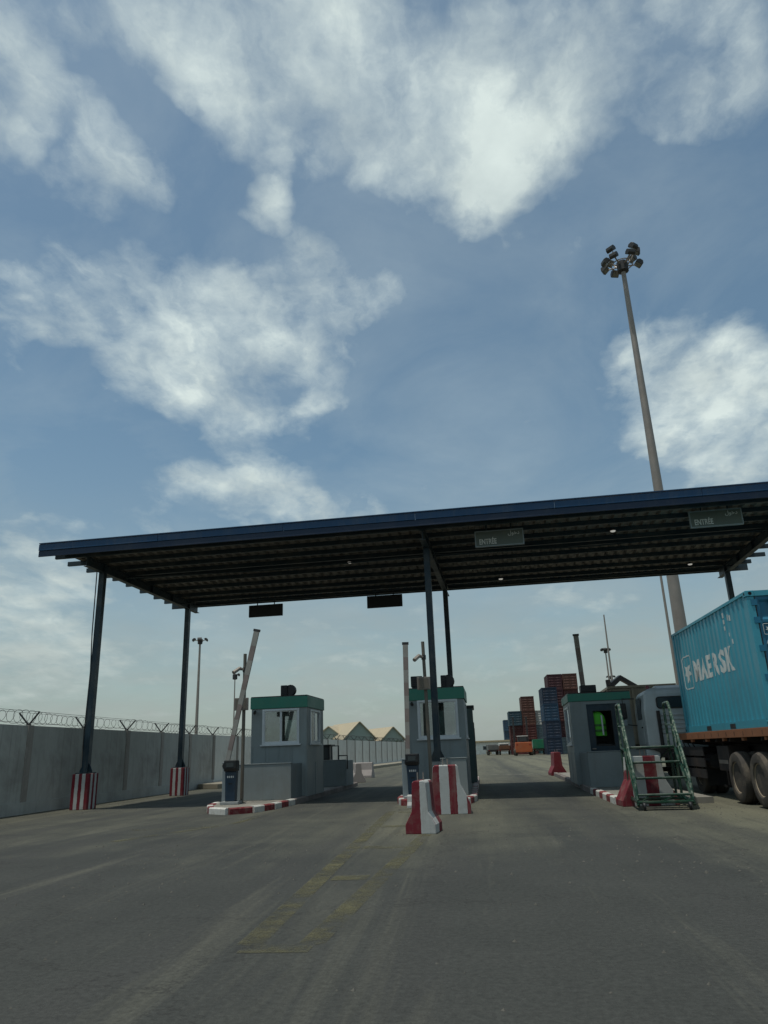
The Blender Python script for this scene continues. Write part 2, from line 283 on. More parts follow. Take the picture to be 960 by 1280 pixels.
def ground_mat(name, road):
    M = bpy.data.materials.new(name); M.use_nodes = True
    T = NT(M.node_tree)
    pos = T.new('ShaderNodeNewGeometry').outputs['Position']
    big = T.noise(pos, 0.11, 6.0, 0.6, 0.3)
    mid = T.noise(pos, 0.7, 8.0, 0.62, 0.2)
    mp = T.new('ShaderNodeMapping'); T.put(mp.inputs[0], pos); mp.inputs['Scale'].default_value = (1.3, 0.07, 1)
    lane = T.noise(mp.outputs[0], 1.0, 5.0, 0.55)
    grain = T.noise(pos, 95.0, 3.0, 0.7)
    pebble = T.noise(pos, 22.0, 5.0, 0.7)
    asph = T.mix(mid, (0.030, 0.032, 0.029), (0.064, 0.065, 0.058))
    dust = T.mix(big, (0.125, 0.120, 0.082), (0.180, 0.172, 0.118))
    s = T.new('ShaderNodeSeparateXYZ'); T.put(s.inputs[0], pos)
    if road:
        ed = T.math('MAXIMUM', T.rng(s.outputs[0], 2.2, 4.6, 0.0, 0.7), T.rng(s.outputs[0], -9.5, -12.2, 0.0, 0.25))
        mound = T.rng(T.math('ABSOLUTE', T.math('ADD', s.outputs[0], 1.1)), 0.2, 2.2, 0.5, 0.0)
        mound = T.math('MULTIPLY', mound, T.rng(s.outputs[1], 8.0, 14.0, 0.0, 1.0))
        f = T.math('ADD', T.math('ADD', ed, mound), T.math('MULTIPLY', T.math('SUBTRACT', lane, 0.5), 0.75))
        f = T.math('ADD', f, T.math('MULTIPLY', T.math('SUBTRACT', mid, 0.5), 0.7))
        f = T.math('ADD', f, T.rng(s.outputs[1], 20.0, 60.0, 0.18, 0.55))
        f = T.math('ADD', f, T.rng(s.outputs[1], 4.5, 15.0, -0.48, 0.0))  # near road darkened: dim foreground of the view put into the colour
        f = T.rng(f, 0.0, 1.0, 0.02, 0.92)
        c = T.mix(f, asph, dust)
        oil = T.rng(T.noise(mp.outputs[0], 2.1, 6.0, 0.6, 0.6), 0.52, 0.72, 0.0, 0.55)
        # polished wheel tracks and the oily strip between them, lane by lane
        wob = T.math('MULTIPLY', T.math('SUBTRACT', T.noise(pos, 0.25, 3.0), 0.5), 1.3)
        lx = T.math('ABSOLUTE', T.math('SUBTRACT', T.math('FRACT', T.math('DIVIDE', T.math('ADD', T.math('ADD', s.outputs[0], wob), 20.8), 4.3)), 0.5))
        trk = T.math('MULTIPLY', T.rng(T.math('ABSOLUTE', T.math('SUBTRACT', lx, 0.21)), 0.02, 0.10, 0.62, 0.0, smooth=True), T.rng(mid, 0.25, 0.65, 0.35, 1.0))
        c = T.mix(trk, c, (0.052, 0.052, 0.047, 1))
        spots = T.rng(T.noise(pos, 1.7, 7.0, 0.7, 0.8), 0.66, 0.74, 0.0, 0.55)
        c = T.mix(spots, c, (0.030, 0.030, 0.027, 1))
        pale = T.rng(T.noise(mp.outputs[0], 0.9, 9.0, 0.70, 0.8), 0.54, 0.74, 0.0, 0.40)
        c = T.mix(pale, c, (0.175, 0.166, 0.120, 1))
        c = T.mix(oil, c, (0.040, 0.041, 0.037, 1))
        vor = T.new('ShaderNodeTexVoronoi', feature='DISTANCE_TO_EDGE'); vor.inputs['Scale'].default_value = 0.22
        wp = T.vmath('ADD', pos, T.vmath('SCALE', T.noise(pos, 1.3, 5.0, 0.7, col=True), scale=1.6)); T.put(vor.inputs['Vector'], wp)
        crack = T.rng(vor.outputs['Distance'], 0.0, 0.006, 0.65, 0.0)
        c = T.mix(crack, c, (0.030, 0.029, 0.026, 1))
    else:
        c = T.mix(T.rng(mid, 0.3, 0.7, 0.3, 0.9), asph, dust)
    c = T.mix(1.0, c, T.mix(grain, (0.62, 0.62, 0.62), (1.38, 1.38, 1.38)), 'MULTIPLY')
    c = T.mix(1.0, c, T.mix(T.rng(pebble, 0.3, 0.7), (0.74, 0.74, 0.74), (1.26, 1.26, 1.26)), 'MULTIPLY')
    b = T.new('ShaderNodeBsdfPrincipled'); T.put(b.inputs['Base Color'], c); b.inputs['Roughness'].default_value = 0.9
    b.inputs['Specular IOR Level'].default_value = 0.25
    bn = T.new('ShaderNodeBump'); bn.inputs['Strength'].default_value = 0.55; bn.inputs['Distance'].default_value = 0.012
    T.put(bn.inputs['Height'], T.math('ADD', grain, pebble)); T.l.new(bn.outputs[0], b.inputs['Normal'])
    o = T.new('ShaderNodeOutputMaterial'); T.l.new(b.outputs[0], o.inputs[0])
    return M
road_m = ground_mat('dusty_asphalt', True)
yard_m = ground_mat('dusty_yard', False)
def marking_mat(name, col, wear):
    M = bpy.data.materials.new(name); M.use_nodes = True
    T = NT(M.node_tree)
    pos = T.new('ShaderNodeNewGeometry').outputs['Position']
    w = T.rng(T.math('ADD', T.noise(pos, 1.5, 9.0, 0.72), T.math('MULTIPLY', T.math('SUBTRACT', T.noise(pos, 60.0, 4.0, 0.7), 0.5), 0.5)), wear - 0.14, wear + 0.16, 0.0, 1.0)
    tr = T.new('ShaderNodeBsdfTransparent')
    b = T.new('ShaderNodeBsdfPrincipled'); b.inputs['Roughness'].default_value = 0.85
    T.put(b.inputs['Base Color'], T.mix(T.noise(pos, 30, 4.0), tuple(x * 0.75 for x in col), tuple(x * 1.2 for x in col)))
    mx = T.new('ShaderNodeMixShader'); T.put(mx.inputs[0], w); T.l.new(b.outputs[0], mx.inputs[1]); T.l.new(tr.outputs[0], mx.inputs[2])
    o = T.new('ShaderNodeOutputMaterial'); T.l.new(mx.outputs[0], o.inputs[0])
    return M
yellow_m = marking_mat('worn_yellow_paint', (0.112, 0.102, 0.048), 0.44)
white_line = marking_mat('worn_white_paint', (0.26, 0.245, 0.20), 0.49)

# ------------------------------------------------------------------ mesh helpers
class MB:
    def __init__(s): s.v = []; s.f = []; s.m = []
    def add(s, verts, faces, mi=0):
        k = len(s.v); s.v += [tuple(v) for v in verts]
        s.f += [tuple(i + k for i in f) for f in faces]; s.m += [mi] * len(faces)
        return s
    def box(s, x0, y0, z0, x1, y1, z1, mi=0):
        return s.add([(x0, y0, z0), (x1, y0, z0), (x1, y1, z0), (x0, y1, z0), (x0, y0, z1), (x1, y0, z1), (x1, y1, z1), (x0, y1, z1)],
                     [(0, 3, 2, 1), (4, 5, 6, 7), (0, 1, 5, 4), (1, 2, 6, 5), (2, 3, 7, 6), (3, 0, 4, 7)], mi)
    def prism(s, prof, axis, a, b, mi=0):
        """prof = closed 2-D outline; axis 'x': (y,z), 'y': (x,z), 'z': (x,y)"""
        def p(u, v, t):
            return {'x': (t, u, v), 'y': (u, t, v), 'z': (u, v, t)}[axis]
        n = len(prof)
        vs = [p(u, v, a) for u, v in prof] + [p(u, v, b) for u, v in prof]
        fs = [(i, (i + 1) % n, n + (i + 1) % n, n + i) for i in range(n)] + [tuple(range(n - 1, -1, -1)), tuple(range(n, 2 * n))]
        return s.add(vs, fs, mi)
    def path(s, pts, r, n=8, mi=0, closed=False):
        pts = [Vector(p) for p in pts]
        rs = r if isinstance(r, (list, tuple)) else [r] * len(pts)
        rings = []; N = len(pts); prev = None
        for i, p in enumerate(pts):
            a = pts[i - 1] if (i > 0 or closed) else None
            b = pts[(i + 1) % N] if (i < N - 1 or closed) else None
            t = Vector((0, 0, 0))
            if a is not None: t += (p - a).normalized()
            if b is not None: t += (b - p).normalized()
            t = t.normalized() if t.length > 1e-6 else Vector((0, 0, 1))
            if prev is None:
                up = Vector((0, 0, 1)) if abs(t.z) < 0.9 else Vector((1, 0, 0))
                x = t.cross(up).normalized()
            else:
                x = (prev - t * prev.dot(t)); x = x.normalized() if x.length > 1e-6 else t.orthogonal().normalized()
            prev = x; y = t.cross(x)
            rings.append([p + (x * math.cos(2 * math.pi * k / n + math.pi / n) + y * math.sin(2 * math.pi * k / n + math.pi / n)) * rs[i] for k in range(n)])
        vs = [v for rg in rings for v in rg]; fs = []
        M_ = N if closed else N - 1
        for i in range(M_):
            j = (i + 1) % N
            for k in range(n):
                fs.append((i * n + k, i * n + (k + 1) % n, j * n + (k + 1) % n, j * n + k))
        if not closed:
            fs.append(tuple(range(n - 1, -1, -1))); fs.append(tuple((N - 1) * n + k for k in range(n)))
        return s.add(vs, fs, mi)
    def lathe(s, prof, n=24, axis='z', c=(0, 0, 0), mi=0):
        """prof = [(radius, along)]; spun round an axis through c"""
        def p(r, t, a):
            u, v = r * math.cos(a), r * math.sin(a)
            q = {'z': (u, v, t), 'x': (t, u, v), 'y': (u, t, v)}[axis]
            return (q[0] + c[0], q[1] + c[1], q[2] + c[2])
        N = len(prof)
        vs = [p(r, t, 2 * math.pi * k / n) for (r, t) in prof for k in range(n)]
        fs = [(i * n + k, i * n + (k + 1) % n, (i + 1) * n + (k + 1) % n, (i + 1) * n + k) for i in range(N - 1) for k in range(n)]
        if prof[0][0] > 1e-4: fs.append(tuple(range(n - 1, -1, -1)))
        if prof[-1][0] > 1e-4: fs.append(tuple((N - 1) * n + k for k in range(n)))
        return s.add(vs, fs, mi)
    def mesh(s, name, mats, smooth=False):
        me = bpy.data.meshes.new(name)
        me.from_pydata(s.v, [], s.f)
        bm = bmesh.new(); bm.from_mesh(me)
        bmesh.ops.recalc_face_normals(bm, faces=bm.faces[:])
        bm.to_mesh(me); bm.free()
        for mm in (mats if isinstance(mats, (list, tuple)) else [mats]): me.materials.append(mm)
        me.polygons.foreach_set('material_index', s.m)
        if smooth: me.polygons.foreach_set('use_smooth', [True] * len(me.polygons))
        me.update()
        return me
    def build(s, name, mats, parent=None, loc=(0, 0, 0), rot=(0, 0, 0), bevel=0.0, smooth=False):
        return place(s.mesh(name, mats, smooth), name, parent, loc, rot, bevel, smooth)

def place(me, name, parent=None, loc=(0, 0, 0), rot=(0, 0, 0), bevel=0.0, smooth=False):
    o = bpy.data.objects.new(name, me); COL.objects.link(o)
    o.location = loc; o.rotation_euler = rot
    if parent: o.parent = parent
    if bevel:
        b = o.modifiers.new('bevel', 'BEVEL'); b.width = bevel; b.segments = 2; b.limit_method = 'ANGLE'; b.angle_limit = R(35)
    if smooth and hasattr(me, 'polygons'):
        es = o.modifiers.new('edge_split', 'EDGE_SPLIT'); es.split_angle = R(40)
    return o
def tag(o, label=None, cat=None, group=None, kind=None):
    if label: o['label'] = label
    if cat: o['category'] = cat
    if group: o['group'] = group
    if kind: o['kind'] = kind
    return o
def thing(name, label, cat, loc=(0, 0, 0), rz=0.0, group=None):
    o = bpy.data.objects.new(name, None); COL.objects.link(o)
    o.empty_display_size = 0.2
    o.location = loc; o.rotation_euler = (0, 0, rz)
    return tag(o, label, cat, group)
def copy_tree(o, parent=None):
    c = o.copy(); COL.objects.link(c)
    if parent: c.parent = parent
    for ch in list(o.children): copy_tree(ch, c)
    return c
def text_mesh(body, size, offset=0.0, extrude=0.004, align='LEFT', spacing=1.0, shear=0.0):
    cu = bpy.data.curves.new('lettering', 'FONT'); cu.body = body; cu.size = size; cu.offset = offset
    cu.extrude = extrude; cu.align_x = align; cu.space_character = spacing; cu.resolution_u = 4; cu.shear = shear
    o = bpy.data.objects.new('lettering', cu); COL.objects.link(o)
    bpy.context.view_layer.update()
    me = bpy.data.meshes.new_from_object(o.evaluated_get(bpy.context.evaluated_depsgraph_get()))
    bpy.data.objects.remove(o)
    return me
def fit_text(me, w, h):
    xs = [v.co.x for v in me.vertices]; ys = [v.co.y for v in me.vertices]
    x0, y0 = min(xs), min(ys); sx = w / (max(xs) - x0); sy = h / (max(ys) - y0)
    for v in me.vertices:
        v.co.x = (v.co.x - x0) * sx; v.co.y = (v.co.y - y0) * sy
    return me

# ================================================================== THE SETTING
g = MB(); g.add([(-4000, -4000, 0), (4000, -4000, 0), (4000, 4000, 0), (-4000, 4000, 0)], [(0, 1, 2, 3)])
tag(g.build('ground', yard_m), kind='structure')
g = MB(); g.add([(-12.7, -40, 0.004), (30, -40, 0.004), (30, 24, 0.004), (12, 60, 0.004), (12, 105, 0.004), (-5.2, 105, 0.004), (-9.9, 60, 0.004), (-12.7, 36, 0.004)], [tuple(range(8))])
tag(g.build('road', road_m), kind='structure')
g = MB(); g.prism([(-12.72, 34.2), (-11.6, 33.6), (-10.9, 35.0), (-6.2, 102), (-8.4, 102), (-12.72, 36.6)], 'z', 0.0, 0.22)
tag(g.build('pavement', mat('pavement_concrete', (0.26, 0.235, 0.18), 0.9, 0.2, 0.6, DUST, 0.5, world_space=True), bevel=0.02), kind='structure')
def strip(g, x0, y0, x1, y1, w, z=0.008):
    d = Vector((x1 - x0, y1 - y0, 0)).normalized(); n = Vector((-d.y, d.x, 0)) * (w / 2)
    a, b = Vector((x0, y0, z)), Vector((x1, y1, z))
    g.add([a - n, b - n, b + n, a + n], [(0, 1, 2, 3)])
g = MB()
strip(g, -2.05, 17.9, -1.74, 5.85, 0.20)
strip(g, -0.93, 13.0, -1.29, 5.85, 0.20)
for (xa, xb, y, w) in [(-1.83, -1.20, 5.74, 0.22), (-1.74, -1.22, 8.75, 0.30), (-1.80, -1.05, 11.4, 0.32), (-1.90, -1.05, 14.4, 0.34), (-1.95, -1.1, 17.6, 0.3)]:
    strip(g, xa + 0.06, y, xb - 0.06, y, w, 0.0085)
strip(g, -6.3, 13.0, -5.2, 15.6, 0.16); strip(g, -5.1, 15.8, -5.05, 17.6, 0.16); strip(g, -6.9, 15.0, -5.4, 15.2, 0.2, 0.0085)
tag(g.build('road_marking', yellow_m), kind='structure')
g = MB()
strip(g, 0.6, 41.0, 4.8, 37.0, 0.30); strip(g, -1.5, 20.0, -0.4, 20.0, 0.3)
tag(g.build('lane_line', white_line), kind='structure')

# traffic islands: a slab with a ring of painted kerb stones
def stone_mesh(m_):
    g = MB(); c = 0.025
    g.prism([(-0.085, -0.02), (0.085, -0.02), (0.085, 0.155 - c), (0.085 - c, 0.155), (-0.085 + c, 0.155), (-0.085, 0.155 - c)], 'y', -0.5, 0.5)
    return g.mesh('kerb_stone', m_)
kerb_plain = mat('kerb_unpainted', (0.20, 0.175, 0.155), 0.85, 0.25, 5, (0.16, 0.06, 0.05), 0.4, 3.0, rnd=0.15)
STONE = [stone_mesh(kerb_white), stone_mesh(kerb_red), stone_mesh(kerb_plain)]
slab_m = mat('island_slab', (0.24, 0.225, 0.19), 0.9, 0.2, 1.5, (0.12, 0.11, 0.09), 0.5, world_space=True)
def island(outline, painted, step=0.42, first=0):
    g = MB(); g.prism(outline, 'z', 0.0, 0.135)
    o = tag(g.build('traffic_island', slab_m), kind='structure')
    k = first
    for i in range(len(outline)):
        a, b = Vector(outline[i]), Vector(outline[(i + 1) % len(outline)])
        if i not in painted: continue
        L = (b - a).length; n = max(1, round(L / step)); d = (b - a) / n
        for j in range(n):
            c = a + d * (j + 0.5)
            s = place(STONE[painted[i] if painted[i] == 2 else k % 2], 'kerb_stone', o, (c.x, c.y, 0.004 + random.uniform(-.006, .004)), (0, 0, math.atan2(-d.x, d.y) + random.uniform(-.02, .02)))
            s.scale = (1, d.length - 0.012, 1)
            k += 1
    return o
island([(-7.25, 21.0), (-7.0, 19.75), (-6.62, 18.8), (-6.05, 18.35), (-5.6, 18.75), (-5.34, 19.7), (-5.2, 21.3), (-5.12, 32.0), (-7.25, 32.0)],
       {0: 0, 1: 0, 2: 0, 3: 0, 4: 0, 5: 0, 6: 2}, 0.56, 0)
island([(-2.12, 20.7), (-1.96, 19.8), (-1.55, 19.42), (-0.7, 19.35), (-0.32, 19.8), (-0.18, 20.8), (-0.1, 34.0), (-2.12, 34.0)],
       {0: 0, 1: 0, 2: 0, 3: 0, 4: 0, 5: 0, 6: 2, 7: 0}, 0.5, 1)
island([(3.12, 22.4), (3.06, 18.2), (3.5, 17.7), (5.0, 17.75), (5.0, 36.0), (3.45, 36.0)], {0: 0, 1: 0, 5: 2}, 0.62, 0)

# ------------------------------------------------------------------ boundary wall with razor wire
WP = [Vector((-12.72, 4.8)), Vector((-12.9, 36.4)), Vector((-8.75, 98.0)), Vector((-6.6, 128.0))]
BASEZ = [0.0, 0.0, 0.0, 0.0]
wallr = thing('boundary_wall', 'long grey concrete boundary wall of tall panels running back on the left', 'wall', (WP[0].x, WP[0].y, 0))
def wall_walk(step):
    out = []
    for i in range(len(WP) - 1):
        a, b = WP[i], WP[i + 1]; n = max(1, round((b - a).length / step))
        for j in range(n): out.append((a + (b - a) * (j / n), (b - a) / n, i))
    out.append((WP[-1], (WP[-1] - WP[-2]).normalized() * step, len(WP) - 2))
    return out
H = 2.38
def panel_mesh(L, m_):
    g = MB(); g.box(-0.075, 0.13, 0.0, 0.075, L - 0.13, H); g.box(-0.11, 0.0, 0.0, 0.115, 0.0 + L, 0.32)
    return g.mesh('wall_panel', m_)
def pil_mesh(m_):
    g = MB(); g.box(-0.10, -0.135, 0.3225, 0.10, 0.135, H + 0.012); return g.mesh('pilaster', m_)
ww = wall_walk(3.06); o0 = Vector((wallr.location.x, wallr.location.y))
pm = {}
tops = []
for (p, d, i) in ww[:-1]:
    L = round(d.length, 3)
    if (L, i) not in pm: pm[(L, i)] = panel_mesh(L, wall_dark if i == 0 else wall_hazed)
    rz = math.atan2(-d.x, d.y)
    q = p - o0
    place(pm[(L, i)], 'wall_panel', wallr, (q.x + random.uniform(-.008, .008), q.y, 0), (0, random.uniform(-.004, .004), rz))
PIL = pil_mesh(pil_mat); PIL2 = pil_mesh(mat('pale_pilaster', (0.22, 0.205, 0.18), 0.9, 0.15, 1.2, (0.12, 0.09, 0.08), 0.4, streak=0.3))
for (p, d, i) in ww:
    q = p - o0; place(PIL if i == 0 else PIL2, 'pilaster', wallr, (q.x, q.y, 0), (0, 0, math.atan2(-d.x, d.y)))
# razor wire: brackets, two strand wires and a coil
rw = thing('razor_wire', 'coiled razor wire on V brackets along the top of the boundary wall', 'razor wire', (WP[0].x, WP[0].y, H))
def vbr():
    g = MB()
    for s in (-1, 1):
        g.path([(0, 0, 0.0), (s * 0.29, 0.0, 0.36)], 0.028, 4)
    g.box(-0.06, -0.03, -0.10, 0.06, 0.03, 0.03)
    return g.mesh('wire_bracket', dark_metal)
VB = vbr()
for (p, d, i) in ww:
    q = p - o0; place(VB, 'wire_bracket', rw, (q.x, q.y, 0.015), (0, random.uniform(-.05, .05), math.atan2(-d.x, d.y) + 0.12))
g = MB(); pts = []; ph = 0.0
for i in range(len(WP) - 1):
    a, b = WP[i], WP[i + 1]; L = (b - a).length; dd = (b - a) / L; nn = Vector((dd.y, -dd.x)); t = 0.0
    while t < L:
        far = (a.y + dd.y * t) > 45
        p = a + dd * t - o0
        r = 0.175 + 0.03 * math.sin(t * 1.7) + random.uniform(-.008, .008)
        pts.append((p.x + nn.x * r * math.cos(ph), p.y + nn.y * r * math.cos(ph), 0.205 + 0.03 * math.sin(t * 0.9) + r * math.sin(ph)))
        ph += 2 * math.pi / (10 if far else 16); t += (0.42 + 0.12 * math.sin(t * 0.6 + 1)) / (10 if far else 16)
g.path(pts, 0.0065, 3)
g.build('wire_coil', galv if False else dark_metal, rw)
for zz, xx in ((0.38, -0.28), (0.38, 0.28), (0.08, 0.0)):
    g = MB(); g.path([(p.x - o0.x + xx * 0.8, p.y - o0.y, zz) for p in WP], 0.006, 3); g.build('strand_wire', dark_metal, rw)

# ================================================================== CANOPY
CAN = thing('entrance_canopy', 'wide dark blue steel canopy spanning the entry lanes on tall posts', 'canopy', (-1.1, 20.22, 0), R(-2.55))
XL, XR, YR = -12.0, 11.55, 9.05
PX = [-10.68, -0.08, 10.35]; PYF, PYR = 1.35, 8.0
ZR, ZP = 7.16, 7.45          # underside of rafters, underside of purlins
# roof of trapezoidal steel sheets
def sheet(w):
    g = MB(); n = max(1, round(w / 0.33)); p = w / n; prof = []
    for i in range(n):
        x = i * p
        prof += [(x, 0), (x + p * .38, 0), (x + p * .5, 0.085), (x + p * .88, 0.085)]
    prof.append((w, 0))
    full = prof + [(x, z + 0.006) for x, z in reversed(prof)]
    N = len(full)
    vs = [(x, 0.0, z) for x, z in full] + [(x, YR + 0.0, z) for x, z in full]
    k = len(prof)
    fs = []
    for i in range(k - 1):
        fs.append((i, i + 1, N + i + 1, N + i)); fs.append((N - 1 - i, N - 2 - i, 2 * N - 2 - i, 2 * N - 1 - i))
        fs.append((i, i + 1, N - 2 - i, N - 1 - i)); fs.append((N + i, N + i + 1, 2 * N - 2 - i, 2 * N - 1 - i))
    g.add(vs, fs)
    return g.mesh('roof_sheet', roof_tin)
XSL, XSR = XL + 0.62, XR - 0.55
nS = 23; wS = (XSR - XSL) / nS; SH = sheet(wS)
for i in range(nS):
    place(SH, 'roof_sheet', CAN, (XSL + i * wS, 0.02, ZP + 0.144 + (0.004 if i % 2 else 0)), (0, 0, 0))
# purlins, cold-formed channels; some doubled, ends uneven as they are
def purlin(L):
    g = MB(); t = 0.012; h = 0.14; w = 0.085
    g.box(0, 0, 0, L, t, h); g.box(0, t, 0, L, w, t); g.box(0, t, h - t, L, w, h)
    g.box(0, w - t, t, L, w, 0.03)
    return g.mesh('purlin', steel_blue)
for y, xl, xr in [(0.30, .25, .1), (1.20, .12, .2), (2.15, .22, .05), (3.05, .35, .2), (3.55, .40, .35), (4.55, .38, .15), (5.75, .32, .2), (6.95, .30, .12), (7.95, .28, .3), (8.85, .22, .35)]:
    place(purlin(XR - XL - xl - xr), 'purlin', CAN, (XL + xl, y, ZP + 0.001), (0, 0, 0))
# rafters (I-beams), knee braces, posts
for x in PX:
    g = MB(); b = 0.09; t = 0.016; z0, z1 = ZR, ZP - 0.002
    g.box(x - b, 0.35, z0, x + b, YR - 0.1, z0 + t); g.box(x - b, 0.35, z1 - t, x + b, YR - 0.1, z1); g.box(x - 0.008, 0.35, z0 + t, x + 0.008, YR - 0.1, z1 - t)
    for yy in (PYF, PYR, 3.0, 4.7, 6.4): g.box(x - b + .01, yy - .008, z0 + t, x + b - .01, yy + .008, z1 - t)
    g.build('rafter', steel_blue, CAN)
    for y in (PYF, PYR):
        g = MB(); a = 0.09
        zb = 1.035
        g.box(x - a, y - a, zb, x - a + .018, y + a, ZR - 0.001); g.box(x + a - .018, y - a, zb, x + a, y + a, ZR - 0.001)
        g.box(x - a + .018, y - .010, zb, x + a - .018, y + .010, ZR - 0.001)
        g.box(x - a + .018, y - a + .008, zb, x + a - .018, y - a + .022, ZR - 0.001)
        p = g.build('post', post_blue, CAN)
        g = MB(); g.box(x - .21, y - .21, 1.005, x + .21, y + .21, zb - 0.001)
        for sx in (-1, 1):
            g.prism([(x + sx * a, zb), (x + sx * .20, zb), (x + sx * .20, zb + .05), (x + sx * a, zb + .28)], 'y', y - .012, y + .012)
        g.build('base_plate', post_blue, p)
# blue fascia in two bands along the front, plain one at the back
nF = 6; wF = (XR - XL + 0.24) / nF
for i in range(nF):
    dz_ = random.uniform(-.004, .004); xa = XL - .12 + i * wF
    g = MB(); g.box(xa + .003, -0.045 + dz_, ZP + 0.21, xa + wF - .003, 0.015, ZP + 0.42 + dz_); g.build('fascia_board', fascia_blue, CAN, bevel=0.01)
g = MB(); g.box(XL - 0.12, -0.02, ZP + 0.02, XR + 0.12, 0.018, ZP + 0.207); g.build('fascia_board', mat('fascia_lower_band', (0.004, 0.018, 0.048), 0.45, 0.15, 1.2, DUST, 0.12), CAN, bevel=0.008)
g = MB(); g.box(XL - 0.1, -0.075, ZP + 0.428, XR + 0.1, 0.10, ZP + 0.452); g.build('ridge_flashing', fascia_blue, CAN)
g = MB(); g.box(XL + 0.1, YR + 0.025, ZP - 0.02, XR - 0.1, YR + 0.05, ZP + 0.30); g.build('fascia_board', steel_blue, CAN)
for s_, x in ((-1, XSL - .02), (1, XSR + .02)):
    g = MB(); g.box(x - .018, 0.03, ZP + 0.142, x + .018, YR, ZP + 0.25); g.build('verge_trim', steel_blue, CAN)
# tie rods across the bays
for xa, xb in ((PX[0], PX[1]), (PX[1], PX[2])):
    g = MB()
    for y in (2.6, 7.3): g.path([(xa, y, ZR + .1), ((xa + xb) / 2, y + .6, ZR + .16), (xb, y, ZR + .1)], 0.022, 6)
    g.build('tie_rod', steel_blue, CAN)
# small glowing discs set as bright spots under the purlins
def spot_mesh():
    g = MB(); g.lathe([(0.0, -0.035), (0.05, -0.033), (0.075, -0.02), (0.08, 0.0)], 14); return g.mesh('lamp', lit, True)
LM = spot_mesh()
for x, y in ((-2.9, 3.4), (5.55, 2.0), (2.1, 7.6), (8.95, 7.35)):
    l = place(LM, 'lamp', CAN, (x, y, ZP - 0.02))
    g = MB(); g.lathe([(0.10, 0.0), (0.10, 0.025), (0.03, 0.03), (0.03, 0.07)], 14); g.build('spot_base', dark_metal, l)
# downpipe / cable on the left front post
g = MB(); g.path([(PX[0] - .19, PYF - .05, 7.2), (PX[0] - .17, PYF - .05, 5.2), (PX[0] - .11, PYF - .05, 4.0), (PX[0] - .14, PYF - .05, 2.2), (PX[0] - .10, PYF - .05, 1.1)], 0.018, 5); g.build('cable', black, CAN)

# pedestals carrying the posts
def ped_world(x, y):
    c, s = math.cos(R(-2.55)), math.sin(R(-2.55))
    return (-1.1 + x * c - y * s, 20.22 + x * s + y * c)
g = MB(); g.box(-.27, -.27, 0, .27, .27, 1.0); PED = g.mesh('pedestal', ped_mat)
for x, y, lab in ((PX[0], PYF, 'red and white striped concrete pedestal under the front left canopy post, nearest the wall'),
                  (PX[0], PYR, 'red and white striped pedestal under the rear left canopy post, farther along the wall'),
                  (PX[2], PYR, 'striped pedestal under the rear right canopy post behind the lorry'),
                  (PX[2], PYF, 'striped pedestal under the front right canopy post past the trailer')):
    px, py = ped_world(x, y)
    tag(place(PED, 'pedestal', None, (px, py, 0.002), (0, 0, R(-2.55)), bevel=0.018), lab, 'pedestal', 'striped pedestals of the canopy posts')
g = MB(); g.box(-.21, -.21, 0, .21, .21, 1.003 - 0.13); PEDG = g.mesh('pedestal', conc)
for y, lab in ((PYF, 'unpainted grey plinth under the front middle canopy post behind the wide barrier'), (PYR, 'unpainted grey plinth under the rear middle canopy post beside the middle booth')):
    px, py = ped_world(PX[1], y)
    tag(place(PEDG, 'pedestal', None, (px, py, 0.137), (0, 0, R(-2.55)), bevel=0.015), lab, 'pedestal', 'plain plinths of the middle canopy posts')

# hanging lane signs
ARAB = '\uFEDD\uFEEE\uFEA7\uFEA9'
def lane_sign(loc, lab, text, rz=R(-2.55), group='signs hung from the canopy'):
    t = thing('hanging_sign', lab, 'sign', loc, rz, group)
    g = MB(); g.box(-.70, -.035, 0, .70, .035, .46); g.build('sign_panel', sign_face if text else sign_back, t, bevel=0.008)
    g = MB()
    for a in ((-.71, -.042, -.012, .71, .042, .016), (-.71, -.042, .444, .71, .042, .472), (-.712, -.042, .0165, -.68, .042, .4435), (.68, -.042, .0165, .712, .042, .4435)): g.box(*a)
    g.build('sign_frame', machine_grey if text else sign_back, t)
    for s in (-.36, .36):
        g = MB(); g.path([(s, 0, .4725), (s, 0, .66)], 0.022, 6); g.build('hanger', steel_blue, t)
    if text:
        place_text(fit_text(text_mesh('ENTRÉE', 0.2, 0.004), 0.50, 0.205), 'lettering', t, (-.585, -.037, .06))
        place_text(fit_text(text_mesh(ARAB, 0.2, 0.002), 0.33, 0.15), 'lettering', t, (.26, -.037, .265))
    return t
def place_text(me, name, parent, loc, rot=(R(90), 0, 0), m_=None):
    me.materials.clear(); me.materials.append(m_ or lettering)
    return place(me, name, parent, loc, rot)
lane_sign((1.07, 21.0, 6.94), 'grey sign reading ENTRÉE hung under the canopy right of the middle post', True)
lane_sign((7.14, 20.75, 7.03), 'grey sign reading ENTRÉE hung under the canopy above the blue container', True)
lane_sign((-8.2, 28.95, 6.74), 'dark blank sign hanging from the rear canopy edge, left one above the left booth', False)
lane_sign((-3.27, 28.75, 6.80), 'dark blank sign hanging from the rear canopy edge, left of the middle post', False)

